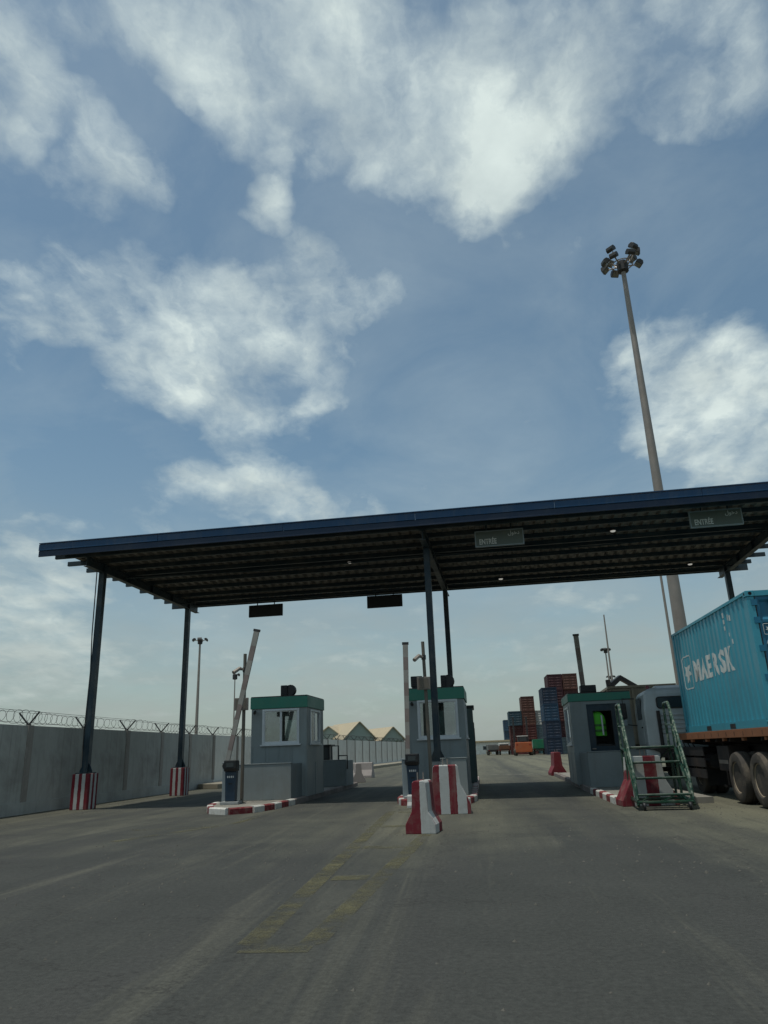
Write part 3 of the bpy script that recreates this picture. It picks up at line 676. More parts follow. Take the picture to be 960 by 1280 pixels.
# ================================================================== BOOTHS
def booth(label, loc, rz, w, d, h, front=None, right=None, left=None, door=None, band=0.36, blind=False):
    """front etc. = window rect (a0, a1, z0, z1, panes) in metres along that wall; door = rect on the front"""
    t = thing('guard_booth', label, 'booth', loc, rz, 'guard booths on the lane islands')
    T_ = 0.07; g = MB()
    def wall(axis, fixed, a0, a1, holes):
        # solid wall with rectangular holes, cut into vertical strips
        xs = sorted({a0, a1} | {v for hh in holes for v in hh[:2]})
        for p, q in zip(xs, xs[1:]):
            hs = [hh for hh in holes if hh[0] <= p + 1e-6 and hh[1] >= q - 1e-6]
            spans = [(0.0, h - band)]
            for hh in hs: spans = [(0.0, hh[2]), (hh[3], h - band)]
            for z0, z1 in spans:
                if z1 - z0 < 0.01: continue
                if axis == 'x': g.box(p, fixed, z0, q, fixed + T_, z1)
                else: g.box(fixed, p, z0, fixed + T_, q, z1)
    fh = ([front] if front else []) + ([door] if door else [])
    wall('x', 0, -w / 2, w / 2, fh); back = front
    wall('x', d - T_, -w / 2, w / 2, [back] if back else [])
    wall('y', -w / 2, T_, d - T_, [left] if left else []); wall('y', w / 2 - T_, T_, d - T_, [right] if right else [])
    g.build('wall', booth_grey, t)
    # pressed seams of the wall panels, proud of the skin
    k = 0
    for x in [-w / 2 + 0.04 + i * (w - 0.08) / 4 for i in range(5)]:
        for z0, z1 in [(0.01, (front or door)[2] - 0.06 if (front or door) else h - band)]:
            g = MB(); g.box(x - .012, -.012, z0, x + .012, -.0005, z1); g.build('panel_seam', booth_grey, t)
    for s in (-1, 1):
        for y in (0.02, d * .5, d - .05):
            g = MB(); g.box(s * (w / 2 + .0005), y - .012, 0.01, s * (w / 2 + .012), y + .012, 0.95); g.build('panel_seam', booth_grey, t)
    g = MB(); e = 0.035; g.box(-w / 2 - e, -e, h - band, w / 2 + e, d + e, h - 0.02); g.build('roof_band', booth_green, t, bevel=0.012)
    g = MB(); g.box(-w / 2 - .02, -.02, h - 0.019, w / 2 + .02, d + .02, h + 0.01); g.build('roof', dark_metal, t)
    g = MB(); g.box(-w / 2 + T_, T_, 0.02, w / 2 - T_, d - T_, 0.06); g.box(-w / 2 + T_ + .02, T_ + .03, 0.74, w / 2 - T_ - .02, T_ + .58, 0.78)
    g.box(-.18, T_ + .18, 0.781, .28, T_ + .24, 1.16); g.build('desk', dark_metal, t)
    for side, hh in (('front', front), ('right', right), ('left', left), ('back', back)):
        if not hh: continue
        a0, a1, z0, z1, panes = hh; f = 0.055
        g = MB()
        def fb(a, b, c, dd, out=0.022, inn=0.05):
            if side == 'front': g.box(a, -out, c, b, inn, dd)
            elif side == 'back': g.box(a, d - inn, c, b, d + out, dd)
            elif side == 'right': g.box(w / 2 - inn, a, c, w / 2 + out, b, dd)
            else: g.box(-w / 2 - out, a, c, -w / 2 + inn, b, dd)
        fb(a0, a1, z0, z0 + f); fb(a0, a1, z1 - f, z1); fb(a0, a0 + f, z0 + f, z1 - f); fb(a1 - f, a1, z0 + f, z1 - f)
        fr = g.build('window_frame', white_frame, t)
        g = MB(); fb(a0 - .05, a1 + .05, z0 - .04, z0 - .001, 0.06, 0.0); g.build('sill', white_frame, fr)
        W_ = (a1 - a0 - 2 * f) / panes
        for i in range(panes):
            p0 = a0 + f + i * W_; p1 = p0 + W_; off = 0.012 * (i % 2)
            g = MB(); fb(p0 + .03, p1 - .03, z0 + f + .03, z1 - f - .03, -(.012 + off), .018 + off); g.build('pane', glass, fr)
            g = MB(); o_, i_ = -(.004 + off), .026 + off
            fb(p0, p0 + .03, z0 + f, z1 - f, o_, i_); fb(p1 - .03, p1, z0 + f, z1 - f, o_, i_)
            fb(p0 + .03, p1 - .03, z0 + f, z0 + f + .03, o_, i_); fb(p0 + .03, p1 - .03, z1 - f - .03, z1 - f, o_, i_)
            g.build('sash', white_frame, fr)
    if blind:
        g = MB()
        for i in range(9): g.box(front[0] + .70, .10 + i * .0008, front[3] - .10 - i * .03, front[1] - .08, .112 + i * .0008, front[3] - .075 - i * .03)
        g.build('roller_blind', white_frame, t)
    if front:
        g = MB(); g.path([(-w / 2 + .13, -.04, h - band - .06), (-w / 2 + .13, -.10, h - band - .10), (-w / 2 + .16, -.20, h - band - .13)], [.03, .045, .045], 8); g.build('security_camera', black, t)
    if door:
        a0, a1, z0, z1 = door[:4]; wz0, wz1 = z0 + (z1 - z0) * .47, z1 - .22
        g = MB(); y0, y1 = .012, .05
        g.box(a0 + .03, y0, z0 + .02, a0 + .20, y1, z1 - .02); g.box(a1 - .20, y0, z0 + .02, a1 - .03, y1, z1 - .02)
        g.box(a0 + .20, y0, z0 + .02, a1 - .20, y1, wz0); g.box(a0 + .20, y0, wz1, a1 - .20, y1, z1 - .02)
        dr = g.build('door', dark_blue_door, t)
        g = MB()
        for q in ((a0, 0, z0, a0 + .028, .06, z1), (a1 - .028, 0, z0, a1, .06, z1), (a0 + .028, 0, z1 - .018, a1 - .028, .06, z1)): g.box(q[0], -.015, q[2], q[3], q[4], q[5])
        g.build('door_frame', dark_blue_door, t)
        g = MB(); g.box(a0 + .18, .006, wz0 - .02, a0 + .20, .056, wz1 + .02); g.box(a1 - .20, .006, wz0 - .02, a1 - .18, .056, wz1 + .02)
        g.box(a0 + .2, .006, wz0 - .02, a1 - .2, .056, wz0); g.box(a0 + .2, .006, wz1, a1 - .2, .056, wz1 + .02); g.build('window_frame', black, dr)
        g = MB(); g.box(a0 + .05, -.05, z0 + 1.0, a0 + .075, .012, z0 + 1.03); g.box(a0 + .05, -.06, z0 + 1.0, a0 + .16, -.045, z0 + 1.03); g.build('handle', galv, dr)
    return t
b1 = booth('grey guard booth with green roof band and two sliding panes on the left island', (-5.98, 22.75, 0.137), R(-1.5), 1.74, 2.25, 2.92,
           front=(-.52, .64, 1.50, 2.54, 2), right=(.45, 1.75, 1.50, 2.52, 2), left=(.4, 1.7, 1.5, 2.5, 2), blind=True)
b2 = booth('grey guard booth behind the middle canopy post, picture window showing sky reflections', (-1.17, 22.9, 0.137), R(-1.0), 1.70, 2.4, 2.98,
           front=(-.56, .66, 1.50, 2.62, 1), right=(.4, 1.9, 1.5, 2.55, 2), left=(.4, 1.9, 1.5, 2.55, 2))
b3 = booth('grey guard booth with dark blue door beside the green rolling steps', (3.93, 24.6, 0.137), R(-2.0), 1.86, 2.6, 2.74,
           front=None, door=(-.42, .52, .02, 2.38), left=(.5, 2.1, 1.18, 2.36, 2), band=0.26)
# a second, darker cabin at the back of the middle island
rear = thing('rear_cabin', 'dark green cabin at the back of the middle island behind the booth', 'cabin', (-0.95, 28.2, 0.137), R(0), None)
g = MB(); g.box(-.8, 0, 0, .86, 1.7, 2.6); g.build('cabin_wall', mat('cabin_dark_green', (0.06, 0.10, 0.095), 0.5, 0.15, 1.5, DUST, 0.3, streak=0.2), rear, bevel=0.02)
g = MB(); g.box(-.86, -.06, 2.602, .92, 1.76, 2.70); g.build('cabin_roof', dark_metal, rear, bevel=0.02)
g = MB(); g.box(.862, .25, .05, .885, 1.05, 2.1); dd_ = g.build('cabin_door', dark_blue_door, rear); g = MB(); g.box(.886, .35, 1.25, .893, .95, 1.9); g.build('pane', dark_glass, dd_)
g = MB(); g.box(-.5, -.02, 1.2, .5, -.002, 2.1); g.build('window', dark_glass, rear)
# screens of concrete that shield the booths
def guard_wall(name_label, loc, front_w, depth, h, side='R', rz=0.0, extra=None):
    t = thing('shield_wall', name_label, 'wall', loc, rz, 'low grey shield walls around the booths')
    g = MB(); g.box(0, 0, 0, front_w, .16, h)
    x0 = front_w - .16 if side == 'R' else 0
    g.box(x0 + .0, .1605, 0, x0 + .16, depth, h - .002)
    g.build('wall_body', conc_grey, t, bevel=0.014)
    g = MB(); g.box(-.012, -.012, h + .001, front_w + .012, .172, h + .03); g.build('coping', conc_grey, t, bevel=0.008)
    return t
guard_wall('low grey shield wall in front of the left booth beside the navy ticket machine', (-7.02, 21.4, 0.136), 1.76, 1.35, .95)
guard_wall('low grey shield wall in front of the middle booth behind the wide striped barrier', (-1.02, 20.95, 0.136), .70, 1.9, .93)
guard_wall('low grey shield wall below the blue door behind the green rolling steps', (3.12, 22.7, 0.136), 1.95, 1.75, .95, side='L')
rs = guard_wall('grey concrete block behind the left booth carrying a dark cabinet', (-6.12, 28.9, 0.136), 1.12, 1.8, .92)
# equipment cabinet on that block
cb = thing('equipment_cabinet', 'dark metal cabinet with small flat roof on the block behind the left booth', 'cabinet', (-5.9, 28.98, 1.09))
g = MB(); g.box(-.3, 0, 0, .28, .6, .52); g.build('cabinet_body', dark_metal, cb, bevel=.01)
g = MB(); g.box(-.40, -.1, .522, .36, .7, .56); g.build('cabinet_roof', dark_metal, cb)
g = MB(); g.path([(.36, .05, 0), (.36, .05, .50), (.62, .05, .50), (.62, .05, 0)], .03, 4); g.path([(.62, .05, .14), (.95, .05, .14), (.95, .05, -.35)], .03, 4); g.build('rail', black, cb)
g = MB(); g.box(-.22, -.012, .06, .2, -.001, .46); g.build('cabinet_door', mat('cabinet_door', (.05, .055, .05), .5), cb)

# boxes on the booth roofs
def roof_unit(lab, loc, w, h, d, rnd):
    t = thing('rooftop_unit', lab, 'rooftop unit', loc)
    g = MB(); g.box(-w / 2, 0, 0.03, w / 2, d, h); g.build('casing', black, t, bevel=.02)
    g = MB(); g.box(-w / 2 + .03, .02, 0, w / 2 - .03, d - .02, .0295); g.build('foot', dark_metal, t)
    if rnd:
        g = MB(); g.lathe([(0.0, 0.0), (h * .44, 0.0), (h * .5, .05), (h * .5, d * .55), (h * .36, d * .7), (0, d * .72)], 16, 'y', (w / 2 + .07, .05, h * .5 + .02)); g.build('drum', dark_metal, t, smooth=True)
    g = MB()
    for i in range(4): g.box(-w / 2 + .04, -.012, .07 + i * (h - .1) / 4, w / 2 - .04, -.001, .085 + i * (h - .1) / 4)
    g.build('grille', dark_metal, t)
    return t
roof_unit('black boxy unit with round drum on the roof of the left booth', (-5.97, 23.3, 3.072), .22, .36, .3, True)
roof_unit('black unit with round drum on the roof of the middle booth beside the rear post', (-.92, 23.5, 3.132), .16, .40, .3, True)
roof_unit('dull boxy unit at the left end of the middle booth roof', (-1.72, 23.0, 3.132), .36, .36, .3, False)
roof_unit('wide black box on the roof of the booth with the blue door', (3.72, 25.1, 2.89), .5, .26, .35, False)
# hi-vis vest hung inside the door of the third booth
ve = thing('safety_vest', 'bright yellow green safety vest seen through the blue booth door', 'vest', (3.83, 24.80, 1.55))
g = MB(); prof = []
rows = [(0.0, .25, .11), (.14, .245, .115), (.30, .25, .125), (.46, .26, .13), (.58, .24, .12), (.68, .17, .095), (.74, .08, .06)]
nn = 20; vs = []; fs = []
for z, a, b in rows:
    for k in range(nn):
        an = 2 * math.pi * k / nn
        vs.append((a * math.copysign(abs(math.cos(an)) ** .8, math.cos(an)) + .012 * math.sin(5 * an + z * 9), b * math.sin(an) + .012 * math.sin(7 * an - z * 6), z))
for i in range(len(rows) - 1):
    for k in range(nn): fs.append((i * nn + k, i * nn + (k + 1) % nn, (i + 1) * nn + (k + 1) % nn, (i + 1) * nn + k))
fs.append(tuple((len(rows) - 1) * nn + k for k in range(nn)))
g.add(vs, fs); g.build('vest_body', vest_mat, ve, smooth=True)
for z in (.13, .29):
    g = MB(); ring = []
    g.lathe([(1.0, 0.0), (1.02, .005), (1.02, .05), (1.0, .055)], 24)
    o = g.build('reflective_band', vest_band, ve, (0, 0, z)); o.scale = (.262, .140, 1.2)
g = MB(); g.box(.10, -.155, .02, .145, -.13, .62); g.build('zip_edge', white_frame, ve)

# ================================================================== GATE EQUIPMENT
def ticket_machine(lab, loc, rz):
    t = thing('ticket_machine', lab, 'ticket machine', loc, rz, 'ticket machines on the islands')
    g = MB(); g.box(-.24, -.18, 0, .24, .26, .075); g.build('plinth', conc, t, bevel=.01)
    g = MB(); g.prism([(-.13, .076), (.13, .076), (.15, .82), (-.15, .82)], 'y', -.10, .13); g.build('body', machine_blue, t, bevel=.015)
    g = MB(); g.prism([(-.14, .822), (.14, .822), (.14, 1.06), (.10, 1.10), (-.18, 1.10), (-.18, .90)], 'x', -.17, .17); g.build('head', black, t, bevel=.02)
    g = MB(); g.box(-.10, -.19, .93, .10, -.182, 1.04); g.build('screen', dark_glass, t)
    g = MB()
    for x, w in ((-.085, .03), (-.035, .03), (.015, .035), (.07, .02)): g.box(x, -.106, .66, x + w, -.1015, .71)
    g.build('label_plate', lettering, t)
    g = MB(); g.box(-.05, -.108, .50, .05, -.1015, .53); g.build('card_slot', black, t)
    return t
ticket_machine('navy ticket machine on a concrete foot at the nose of the left island', (-6.53, 20.0, .136), R(2))
ticket_machine('navy ticket machine left of the striped barriers on the middle island', (-1.70, 20.0, .136), R(0))
def boom_gate(lab, loc, rz, tip, cab_dx, h=1.12, arm_w=.065, cabinet=True):
    t = thing('boom_barrier', lab, 'boom barrier', loc, rz, 'raised lane boom barriers')
    g = MB(); g.box(-.16 + cab_dx, -.14, 0, .16 + cab_dx, .2, h); g.build('housing', machine_grey, t, bevel=.02)
    g = MB(); g.box(-.175 + cab_dx, -.155, h + .001, .175 + cab_dx, .215, h + .03); g.build('housing_lid', machine_grey, t, bevel=.01)
    base = Vector((0, -.22, h - .06)); tipv = Vector(tip)
    g = MB(); d = (tipv - base).normalized(); s = d.cross(Vector((0, 1, 0))).normalized(); w0, w1 = arm_w * .75, arm_w
    def quadbar(a, b, wa, wb, mi=0):
        f = Vector((0, .035, 0))
        g.add([a - s * wa - f, a + s * wa - f, a + s * wa + f, a - s * wa + f, b - s * wb - f, b + s * wb - f, b + s * wb + f, b - s * wb + f],
              [(0, 3, 2, 1), (4, 5, 6, 7), (0, 1, 5, 4), (1, 2, 6, 5), (2, 3, 7, 6), (3, 0, 4, 7)], mi)
    n = 9
    for i in range(n):
        a = base + (tipv - base) * (i / n); b = base + (tipv - base) * ((i + 1) / n - 0.0005)
        quadbar(a, b, w0 + (w1 - w0) * i / n, w0 + (w1 - w0) * (i + 1) / n, i % 2)
    g.build('boom_arm', [boom_mat, mat('boom_red_faded', (.235, .185, .165), .6, .2, 3, DUST, .4)], t)
    g = MB(); quadbar(tipv + d * .001, tipv + d * .07, w1 * 1.25, w1 * 1.25); g.build('arm_cap', dark_metal, t)
    g = MB(); g.lathe([(.0, -.30), (.09, -.30), (.09, -.15), (.0, -.15)], 14, 'y', (0, 0, h - .06)); g.build('pivot', black, t)
    return t
boom_gate('raised boom barrier leaning right beside the left booth', (-6.72, 20.35, .136), 0, (.76, -.22, 4.52), .02, 1.02, .075)
boom_gate('raised upright boom barrier left of the middle booth', (-1.82, 20.3, .136), 0, (.06, -.22, 3.93), -.02, .95, .07)
boom_gate('raised dark boom arm standing behind the booth with the blue door', (4.02, 28.2, .136), 0, (-.10, -.22, 5.02), .0, 1.1, .09)
def camera_pole(lab, loc, h, box_z, box_w, cam_z, lean=0.0):
    t = thing('camera_pole', lab, 'pole', loc, 0, 'camera poles on the islands')
    g = MB(); g.path([(0, 0, 0), (lean, 0, h)], .048, 8); g.build('pole', pole_brown, t, smooth=True)
    g = MB(); g.box(-.11, -.11, 0, .11, .11, .012); g.build('base_plate', dark_metal, t)
    g = MB(); g.box(-box_w * .62 + lean * .6, -.12, box_z, box_w * .38 + lean * .6, -.052, box_z + .34); bx = g.build('control_box', mat('box_dull', (.17, .15, .13), .6, .2, 4, DUST, .4), t, bevel=.01)
    g = MB(); g.box(-box_w * .5 + lean * .6, -.126, box_z + .04, box_w * .25 + lean * .6, -.1215, box_z + .30); g.build('lid', pole_brown, bx)
    g = MB(); g.path([(lean * .9 - .02, -.05, cam_z), (lean * .9 - .12, -.12, cam_z + .03), (lean * .9 - .24, -.30, cam_z - .10)], [.03, .055, .055], 8); g.build('camera', galv, t)
    g = MB(); g.lathe([(.065, 0), (.065, .12)], 10, 'z', (lean * .9, 0, cam_z - .06)); g.build('clamp', dark_metal, t)
    return t
camera_pole('brown pole with a box and camera crossing the raised boom by the left booth', (-6.47, 20.75, .136), 4.0, 2.42, .40, 3.55)
camera_pole('pale pole with a small camera in front of the middle booth', (-1.26, 20.5, .136), 4.05, 2.74, .36, 3.62, -.05)

# ------------------------------------------------------------------ concrete barriers
pale_b = mat('barrier_faded_pink_grey', (.34, .30, .275), .85, .2, 2, DUST, .4)
def jersey(wb, wt, h, flare_h=.30, toe=.12):
    return [(-wb, 0), (wb, 0), (wb, toe), (wb - (wb - wt) * .82, toe + flare_h), (wt, h - .03), (wt - .03, h), (-wt + .03, h), (-wt, h - .03), (-wb + (wb - wt) * .82, toe + flare_h), (-wb, toe)]
def barrier(lab, loc, rz, L, m_, prof, rods=True, group='concrete lane barriers', bev=.012):
    t = thing('concrete_barrier', lab, 'barrier', loc, rz, group)
    g = MB(); g.prism(prof, 'y', 0, L); g.build('barrier_body', m_, t, bevel=bev)
    if rods:
        hz = max(z for _, z in prof)
        for x in (-.05, .05):
            g = MB(); g.path([(x, L * .3, hz - .01), (x, L * .3, hz + .13)], .012, 6); g.build('lifting_rod', galv, t)
    return t
barrier('narrow red and white concrete barrier standing nearest in the lane', (-1.02, 13.0, .003), R(-7), .62, jers_near, jersey(.255, .118, .82, .2, .14))
barrier('wide concrete barrier striped red white red white below the middle post', (-.72, 16.7, .003), R(2), .8, jers_far, jersey(.50, .27, .98, .38, .2))
barrier('broad concrete barrier with a single red band behind the green rolling steps', (3.62, 17.45, .003), R(4), .6, jers_stair, jersey(.60, .32, 1.02, .42, .12))
barrier('dark red concrete barrier at the far end of the right island', (3.62, 36.2, .003), R(0), 1.6, conc_red, jersey(.36, .15, 1.02))
barrier('small low red and white barrier block before the nose of the middle island', (-1.36, 18.85, .003), R(84), .40, mat('barrier_small_paint', WHITE, .75, .12, 3, DUST, .35, stripes=stripe_u(0, .5, .5)), jersey(.13, .08, .30, .08, .06), False)
barrier('pale dusty barrier by the lane behind the left booth, nearer one', (-5.55, 35.6, .003), R(12), 1.4, pale_b, jersey(.32, .12, .85), False)
barrier('pale dusty barrier farther down the lane behind the left booth', (-5.75, 42.0, .003), R(80), 1.3, pale_b, jersey(.30, .12, .8), False)

# ================================================================== SHIPPING CONTAINERS
CL, CW, CH = 6.06, 2.44, 2.60
PITCH = 0.278; BR = [0.0, .110, .155, .233, .278]
def corr(y):
    """depth of the side wall's corrugation at y (0 = outer face, 0.021 = groove)"""
    u = (y - 0.16) % PITCH
    if u < BR[1]: return 0.0
    if u < BR[2]: return 0.021 * (u - BR[1]) / (BR[2] - BR[1])
    if u < BR[3]: return 0.021
    return 0.021 * (1 - (u - BR[3]) / (BR[4] - BR[3]))
def side_profile(L, end0=.16, end1=.16, pitch=PITCH):
    ys = []; y = end0
    while y < L - end1 - 1e-4:
        for b in BR[:4]:
            if y + b < L - end1: ys.append(y + b)
        y += pitch
    ys.append(L - end1)
    return ys
def container(lab, loc, rz, body, door, L=CL, near=False, group=None, name='shipping_container', frame=None):
    t = thing(name, lab, 'container', loc, rz, group); frame = frame or body
    q = .062
    prof = [(corr(y) + .022, y) for y in side_profile(L)]
    for s in (0, 1):
        f = (lambda x: x) if s == 0 else (lambda x: CW - x)
        g = MB(); poly = [(f(x), y) for x, y in prof] + [(f(q + .03), prof[-1][1]), (f(q + .03), prof[0][1])]
        g.prism(poly, 'z', .155, CH - .065); g.build('side_wall', body, t)
    g = MB(); ys = side_profile(CW)
    g.prism([(x, L - .022 - corr(x)) for x in ys] + [(ys[-1], L - .10), (ys[0], L - .10)], 'z', .155, CH - .065); g.build('front_wall', body, t)
    g = MB(); g.box(.08, .06, CH - .055, CW - .08, L - .06, CH - .025); g.build('roof', body, t)
    g = MB(); g.box(.08, .09, .10, CW - .08, L - .09, .15); g.build('floor', chassis, t)
    for x in (0, CW):
        for y in (0, L):
            sx = 1 if x == 0 else -1; sy = 1 if y == 0 else -1
            g = MB(); g.box(*[v for p in ((min(x + sx * .012, x + sx * .15), min(y + sy * .012, y + sy * .155), .12), (max(x + sx * .012, x + sx * .15), max(y + sy * .012, y + sy * .155), CH - .12)) for v in p])
            g.build('corner_post', frame, t, bevel=.012 if near else 0)
            for z0 in (0, CH - .1185):
                g = MB(); g.box(min(x, x + sx * .165), min(y, y + sy * .178), z0, max(x, x + sx * .165), max(y, y + sy * .178), z0 + .118)
                c = g.build('corner_casting', frame, t, bevel=.010 if near else 0)
                if near:
                    zc = z0 + .06
                    g = MB(); g.lathe([(.0, 0), (.035, 0)], 12, 'y', (x + sx * .085, y - sy * .0015, zc)); g.lathe([(.0, 0), (.032, 0)], 12, 'x', (x - sx * .0015, y + sy * .09, zc)); g.build('casting_hole', black, c)
    for x0 in (.004, CW - .064):
        g = MB(); g.box(x0, .18, CH - .064, x0 + .06, L - .18, CH - .004); g.build('top_rail', frame, t)
        g = MB(); g.box(x0, .18, .002, x0 + .06, L - .18, .154); g.build('bottom_rail', frame, t)
        if near:
            for yy in (L * .5 - 1.05, L * .5 + .70):
                g = MB(); g.box(x0 - .0025, yy, .012, x0 + .0625, yy + .36, .115); g.build('fork_pocket', black, t)
    for z0, z1 in ((.002, .13), (CH - .11, CH - .004)):
        for y0, y1 in ((.015, .10), (L - .10, L - .015)):
            g = MB(); g.box(.168, y0, z0, CW - .168, y1, z1); g.build('sill' if z0 < 1 else 'header', frame, t)
    # two doors with pressed panels, lock rods and hinges
    for k in (0, 1):
        x0, x1 = (.165, CW / 2 - .006) if k == 0 else (CW / 2 + .006, CW - .165)
        zz = [.135]; n = 5; h = (CH - .115 - .135)
        pr = [(.045, .135)]
        for i in range(n):
            z = .135 + .10 + i * (h - .12) / n; s_ = (h - .12) / n
            pr += [(.045, z), (.075, z + .05), (.075, z + s_ - .10), (.045, z + s_ - .05)]
        pr += [(.045, CH - .115), (.10, CH - .115), (.10, .135)]
        g = MB(); g.prism(pr, 'x', x0 + .07, x1 - .07)
        g.box(x0 + .01, .040, .1355, x0 + .0695, .10, CH - .1155); g.box(x1 - .0695, .040, .1355, x1 - .01, .10, CH - .1155)
        dr = g.build('door', door, t)
        for xr in ((x0 + .30, x1 - .22) if k == 0 else (x0 + .22, x1 - .30)):
            g = MB(); g.path([(xr, .012, .06), (xr, .012, CH - .05)], .019, 8 if near else 5); g.build('lock_rod', galv if near else door, dr)
            if near:
                for zb in (.25, 1.0, 1.75, 2.35):
                    g = MB(); g.box(xr - .05, -.014, zb, xr + .05, .040, zb + .07); g.build('rod_bracket', door, dr)
                g = MB(); g.box(xr - .02, -.03, 1.12, xr + .42 * (1 if k == 0 else -1), -.015, 1.16); g.build('handle', galv, dr)
        if near:
            for zb in (.30, .85, 1.40, 1.95, 2.30):
                xh = x0 - .03 if k == 0 else x1 + .03
                g = MB(); g.box(xh - .055, -.006, zb, xh + .055, .0385, zb + .12); g.build('hinge', door, dr)
            g = MB(); xg = x0 + .0 if k == 0 else x1
            g.box(xg - .012, .030, .14, xg + .0095, .09, CH - .12); g.build('door_gasket', black, dr)
    return t
CX, CY, CZ = 5.50, 15.12, 1.505
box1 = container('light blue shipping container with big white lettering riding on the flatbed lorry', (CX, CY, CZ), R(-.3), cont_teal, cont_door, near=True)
# painted lettering laid over the corrugated left side: letters run towards the doors
def on_side(me, y_start, z0, name, m_):
    """text mesh in (x right, y up) -> left wall, x runs from y_start towards the door end"""
    bm = bmesh.new(); bm.from_mesh(me)
    xs = [v.co.x for v in bm.verts]; a, b = min(xs), max(xs)
    y = .16
    cuts = []
    while y < CL:
        cuts += [y + q for q in BR[:4]]; y += PITCH
    for c in cuts:
        x = y_start - c
        if a + 1e-4 < x < b - 1e-4:
            bmesh.ops.bisect_plane(bm, geom=bm.verts[:] + bm.edges[:] + bm.faces[:], plane_co=(x, 0, 0), plane_no=(1, 0, 0))
    for v in bm.verts:
        yy = y_start - v.co.x; zz = z0 + v.co.y
        v.co = Vector((corr(yy) + .022 - .004 - (v.co.z * .4), yy, zz))
    bm.to_mesh(me); bm.free()
    me.materials.clear(); me.materials.append(m_)
    return place(me, name, box1)
paint = mat('container_white_paint', (.60, .63, .60), .5, .12, 2, (.25, .32, .32), .4, 6)
WL = [('M', 4.45, .53), ('A', 3.86, .46), ('E', 3.33, .36), ('R', 2.88, .40), ('S', 2.38, .38), ('K', 1.90, .44)]
for ch, ys, w in WL:
    on_side(fit_text(text_mesh(ch, .6, .022, .002), w, .52), ys, 1.19, 'lettering', paint)
# seven-pointed star in a rounded square outline
def flat_poly_mesh(polys, z=.002):
    me = bpy.data.meshes.new('emblem'); vs = []; fs = []
    for p in polys:
        k = len(vs); vs += [(x, y, z) for x, y in p]; fs.append(tuple(range(k, k + len(p))))
    me.from_pydata(vs, [], fs); return me
def star(cx, cy, r, ri, n=7):
    P_ = []
    for i in range(2 * n):
        a = math.pi / 2 + math.pi * i / n; q = r if i % 2 == 0 else ri
        P_.append((cx + q * math.cos(a), cy + q * math.sin(a)))
    return [[(cx, cy), P_[i], P_[(i + 1) % (2 * n)]] for i in range(2 * n)]
def rr_outline(cx, cy, s, rad, w):
    def ring(s_, r_):
        o = []
        for qx, qy, a0 in ((1, 1, 0), (-1, 1, 90), (-1, -1, 180), (1, -1, 270)):
            for k in range(5):
                a = math.radians(a0 + k * 22.5); o.append((cx + qx * (s_ - r_) + r_ * math.cos(a), cy + qy * (s_ - r_) + r_ * math.sin(a)))
        return o
    A, B = ring(s, rad), ring(s - w, rad - w)
    return [[A[i], A[(i + 1) % 20], B[(i + 1) % 20], B[i]] for i in range(20)]
on_side(flat_poly_mesh(star(.42, .42, .30, .15)), 5.45, 1.06, 'star_emblem', paint)
on_side(flat_poly_mesh(rr_outline(.42, .42, .42, .10, .028)), 5.45, 1.06, 'emblem_frame', paint)
# worn stencil marks near the top corner (too small and worn to read) as short bars
g = MB()
me_ = flat_poly_mesh([[(x, y), (x + w, y), (x + w, y + h_), (x, y + h_)] for x, y, w, h_ in
     [(.0, .30, .16, .11), (.02, .17, .14, .09), (.03, .03, .12, .09), (.30, .22, .05, .10), (.38, .20, .05, .13), (.46, .18, .04, .12), (.24, -.12, .06, .08), (.42, -.30, .05, .10)]])
on_side(me_, 1.72, 2.02, 'stencil_mark', paint)
dw = cont_door
place_text(flat_poly_mesh(star(0, 0, .075, .037)), 'star_emblem', box1, (.335, .0385, 1.83), m_=paint)
place_text(flat_poly_mesh(rr_outline(0, 0, .11, .03, .012)), 'emblem_frame', box1, (.335, .0385, 1.83), m_=paint)
place_text(fit_text(text_mesh('MAERSK', .2, .008, .001), .58, .12), 'lettering', box1, (.52, .0375, 1.77), m_=paint)
place_text(fit_text(text_mesh('ALL TR', .1, .003, .001), .34, .075), 'lettering', box1, (.24, .0375, 1.545), m_=paint)
# rusty scrape low on the door
g = MB(); g.box(.50, .0375, 1.02, .62, .0395, 1.26); g.build('rust_scrape', rust, box1)

# ================================================================== FLATBED LORRY
TX, TY = 5.42, 15.0
lorry = thing('flatbed_lorry', 'articulated flatbed lorry with rusty orange deck and blue grey cab under the blue container', 'lorry', (TX, TY, 0), R(-.3))
g = MB(); g.box(0.03, -1.6, 1.37, 2.55, 6.75, 1.495); g.build('deck', mat('deck_boards', (.12, .09, .06), .85, .25, 2), lorry)
for x0 in (0.0, 2.551):
    g = MB(); g.box(x0, -1.6, 1.335, x0 + .028, 6.78, 1.5); r_ = g.build('side_rail', deck_orange, lorry, bevel=.006)
    for i in range(15):
        yy = -1.3 + i * .55
        g = MB(); g.box(x0 - .004 if x0 == 0 else x0 + .029, yy, 1.375, x0 + .0 - .0005 if x0 == 0 else x0 + .033, yy + .05, 1.455); g.build('stake_pocket', rust, r_)
for x0 in (.72, 1.70):
    g = MB(); g.box(x0, -1.5, .98, x0 + .14, 6.6, 1.36); g.build('chassis_beam', chassis, lorry)
for i in range(9):
    g = MB(); y = -1.3 + i * .98; g.prism([(0.06, 1.26), (.10, 1.365), (2.46, 1.365), (2.50, 1.26), (1.9, 1.18), (.65, 1.18)], 'y', y, y + .06); g.build('cross_member', chassis, lorry)
for i in range(6):
    g = MB(); y = -1.0 + i * 1.3; g.box(.03, y, 1.27, .10, y + .12, 1.333); g.build('lashing_hook', deck_orange, lorry)
